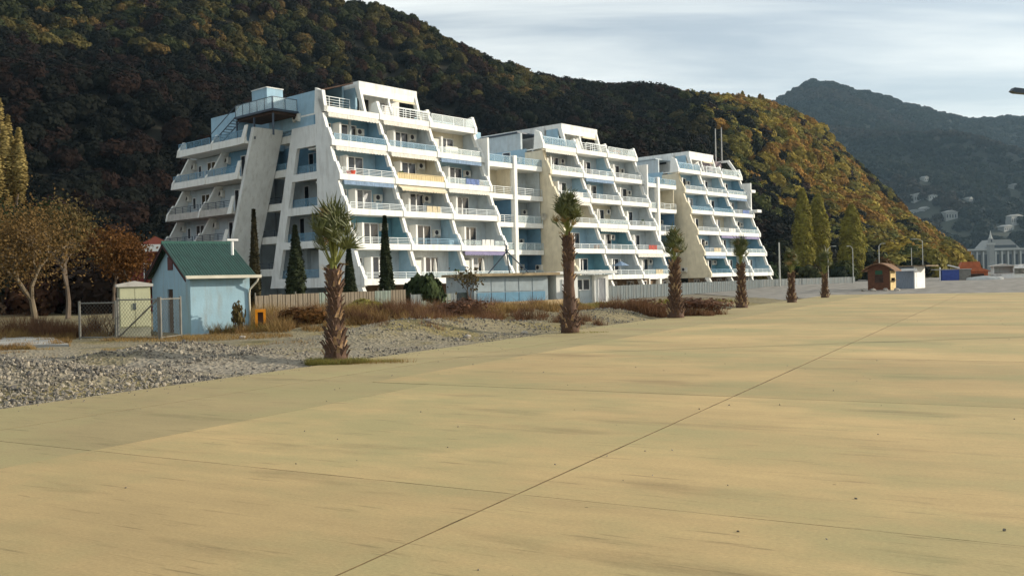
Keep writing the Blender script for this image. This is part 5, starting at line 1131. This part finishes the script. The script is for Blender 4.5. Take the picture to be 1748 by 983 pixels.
for a in [(-3.9, 40.5, 3.0, 3.0, 6500, 40, .7, .022), (-2.4, 37.5, 1.6, 1.6, 1800, 14, .5, .02), (-.6, 40.5, 2.0, 2.8, 3000, 22, .65, .022), (6.9, 44.6, 3.2, 1.8, 4200, 30, .6, .03), (-8.3, 39, 3.0, 2.4, 3500, 24, .5, .02), (-9.2, 42, 2.0, 3.5, 3500, 24, .9, .03), (-6, 48, 4.5, 4, 6500, 40, .85, .035), (-1.5, 55, 5, 4, 4000, 30, .75, .04), (-18.5, 37.5, 4, 1.8, 4500, 26, .9, .03), (2.5, 38.5, 1.6, 1.4, 900, 10, .4, .02), (-4.5, 31.5, 2.2, 1.5, 700, 10, .3, .018)]: DR += patches(*a)
blades('red_brush', DR, gr_r, 3, .4)
YG = []
for a in [(-8.2, 50, 2.4, 2.0, 3500, 16, .9, .03), (-5.0, 52, 2.5, 3, 1500, 10, .5, .03), (7.5, 62, 8, 5, 3500, 30, .3, .05), (-10.5, 36.8, 1.0, .5, 500, 6, .4, .02)]: YG += patches(*a)
blades('yellow_green_brush', YG, gr_y, 4, .3)
def bush(label, loc, r, h, n, size, mat, seed, name='bush', grp=None):
    e = thing(name, label, 'bush', loc, 0, grp); me = crown_mesh('foliage', mat, seed, lobes=12, per=n//12, size=size/r*.5, sh=(1, 1, 1)); o = link('foliage', me, e, loc=(0, 0, h*.5)); o.scale = (r, r, h*.75)
    mb = MB()
    for k in range(5): q = k*1.3; mb.tube([(0, 0, -.1), (r*.3*math.cos(q), r*.3*math.sin(q), h*.3), (r*.6*math.cos(q), r*.6*math.sin(q), h*.7)], [.03, .02, .008], 4)
    mb.obj('stem', bark, e); return e
ygl = mk('yellow_green_bush_leaves', (.30, .28, .05), col2=(.16, .14, .03), transl=.25)
redl = mk('red_brown_bush_leaves', (.17, .08, .04), col2=(.08, .038, .024), transl=.2)
bush('yellow green bush at the foot of the fence right of the nearest palm', (-8.2, 50, 0), 1.3, 1.0, 1500, .16, ygl, 5)
bush('dark green shrub against the pale fence left of the grey annex', (-6.2, 64, 0), 1.5, 2.4, 1800, .24, darkleaf, 6)
bush('rust red dry bush in front of the beige wall', (-2.2, 41.5, 0), 1.6, 1.1, 1900, .12, redl, 7)
bush('red brown dry bush just left of the third palm', (6.6, 45.2, 0), 1.5, .8, 1500, .13, redl, 8)
bush('red brown dry bush just right of the third palm', (9.2, 45.5, 0), 1.9, .8, 1700, .13, redl, 9)
bush('dry reddish bush beside the orange frame and the shed', (-8.7, 38.6, 0), 1.3, 1.0, 1500, .12, orangeleaf, 10)
bush('thin grey bush climbing the lit shed wall', (-10.9, 36.4, 0), .35, 1.3, 260, .06, oliveleaf, 12)
branch_tree('dead_sapling', 'dead leaning sapling before the end of the beige wall', (-2.6, 57, 0), 3.0, .5, 31, oliveleaf, 260, .12, bark, 4, cat='tree', leafr=.4)
for i, (x, y) in enumerate([(-.9, 28.9), (1.0, 30.9), (-2.3, 30.5), (-9, 31.6), (11.5, 61)]):
    tag(link('pale_stone', rock(20+i, (.16, .11, .09)), loc=(x-.6, y+1, gz(x-.6, y+1)+.05)), ['white stone in the verge left of the second palm', 'white stone close to the foot of the second palm', 'pale stone near the edge between the first two palms', 'pale stone in the dry grass before the shed', 'pale stone far along the verge near the fourth palm'][i], 'stone', 'pale stones in the verge')

# background trees at the foot of the hill and behind the buildings
rnd = random.Random(12); P = []; SC = []; TI = []; KI = []
for i in range(900):
    a = rnd.random(); fx, fy, _ = FT[int(a*(NA-1))]; k = rnd.random()
    x = fx+rnd.uniform(-4, 6); y = fy-rnd.uniform(2, 14); s_ = rnd.uniform(3, 5.2)
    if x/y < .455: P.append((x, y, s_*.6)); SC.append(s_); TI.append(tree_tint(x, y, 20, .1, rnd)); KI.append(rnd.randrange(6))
for i in range(150):     # left middle distance
    x = rnd.uniform(-75, -28); y = rnd.uniform(62, 118); s_ = rnd.uniform(2.2, 4.2)
    if x > -36 and y < 74: continue
    P.append((x, y, s_*.55)); SC.append(s_); TI.append(tuple(v*rnd.uniform(.6, 1.2) for v in rnd.choice([(.05, .03, .018), (.03, .035, .02), (.09, .05, .02)]))); KI.append(rnd.randrange(6))
for i in range(90):      # belt right of building 3
    x = rnd.uniform(38, 110); y = rnd.uniform(150, 205)+(x-38)*.6; s_ = rnd.uniform(1.6, 3.4)
    if x/y > .44: continue
    P.append((x, y, s_*.5)); SC.append(s_); TI.append(tuple(v*rnd.uniform(.6, 1.2) for v in rnd.choice([(.06, .07, .025), (.03, .04, .02), (.13, .10, .03)]))); KI.append(rnd.randrange(6))
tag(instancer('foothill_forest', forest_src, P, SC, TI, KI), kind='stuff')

# ------------------------------------------------------------------ haze
hzm = bpy.data.materials.new('air_haze'); hzm.use_nodes = True; t = hzm.node_tree; t.nodes.clear(); o_ = t.nodes.new('ShaderNodeOutputMaterial'); pv = t.nodes.new('ShaderNodeVolumePrincipled')
pv.inputs['Color'].default_value = (.50, .76, 1, 1); pv.inputs['Density'].default_value = .00006; pv.inputs['Anisotropy'].default_value = .2; t.links.new(pv.outputs[0], o_.inputs['Volume'])
tag(MB().box(-6100, 6100, -4100, 9100, -1.2, 620).obj('haze', hzm), kind='stuff')
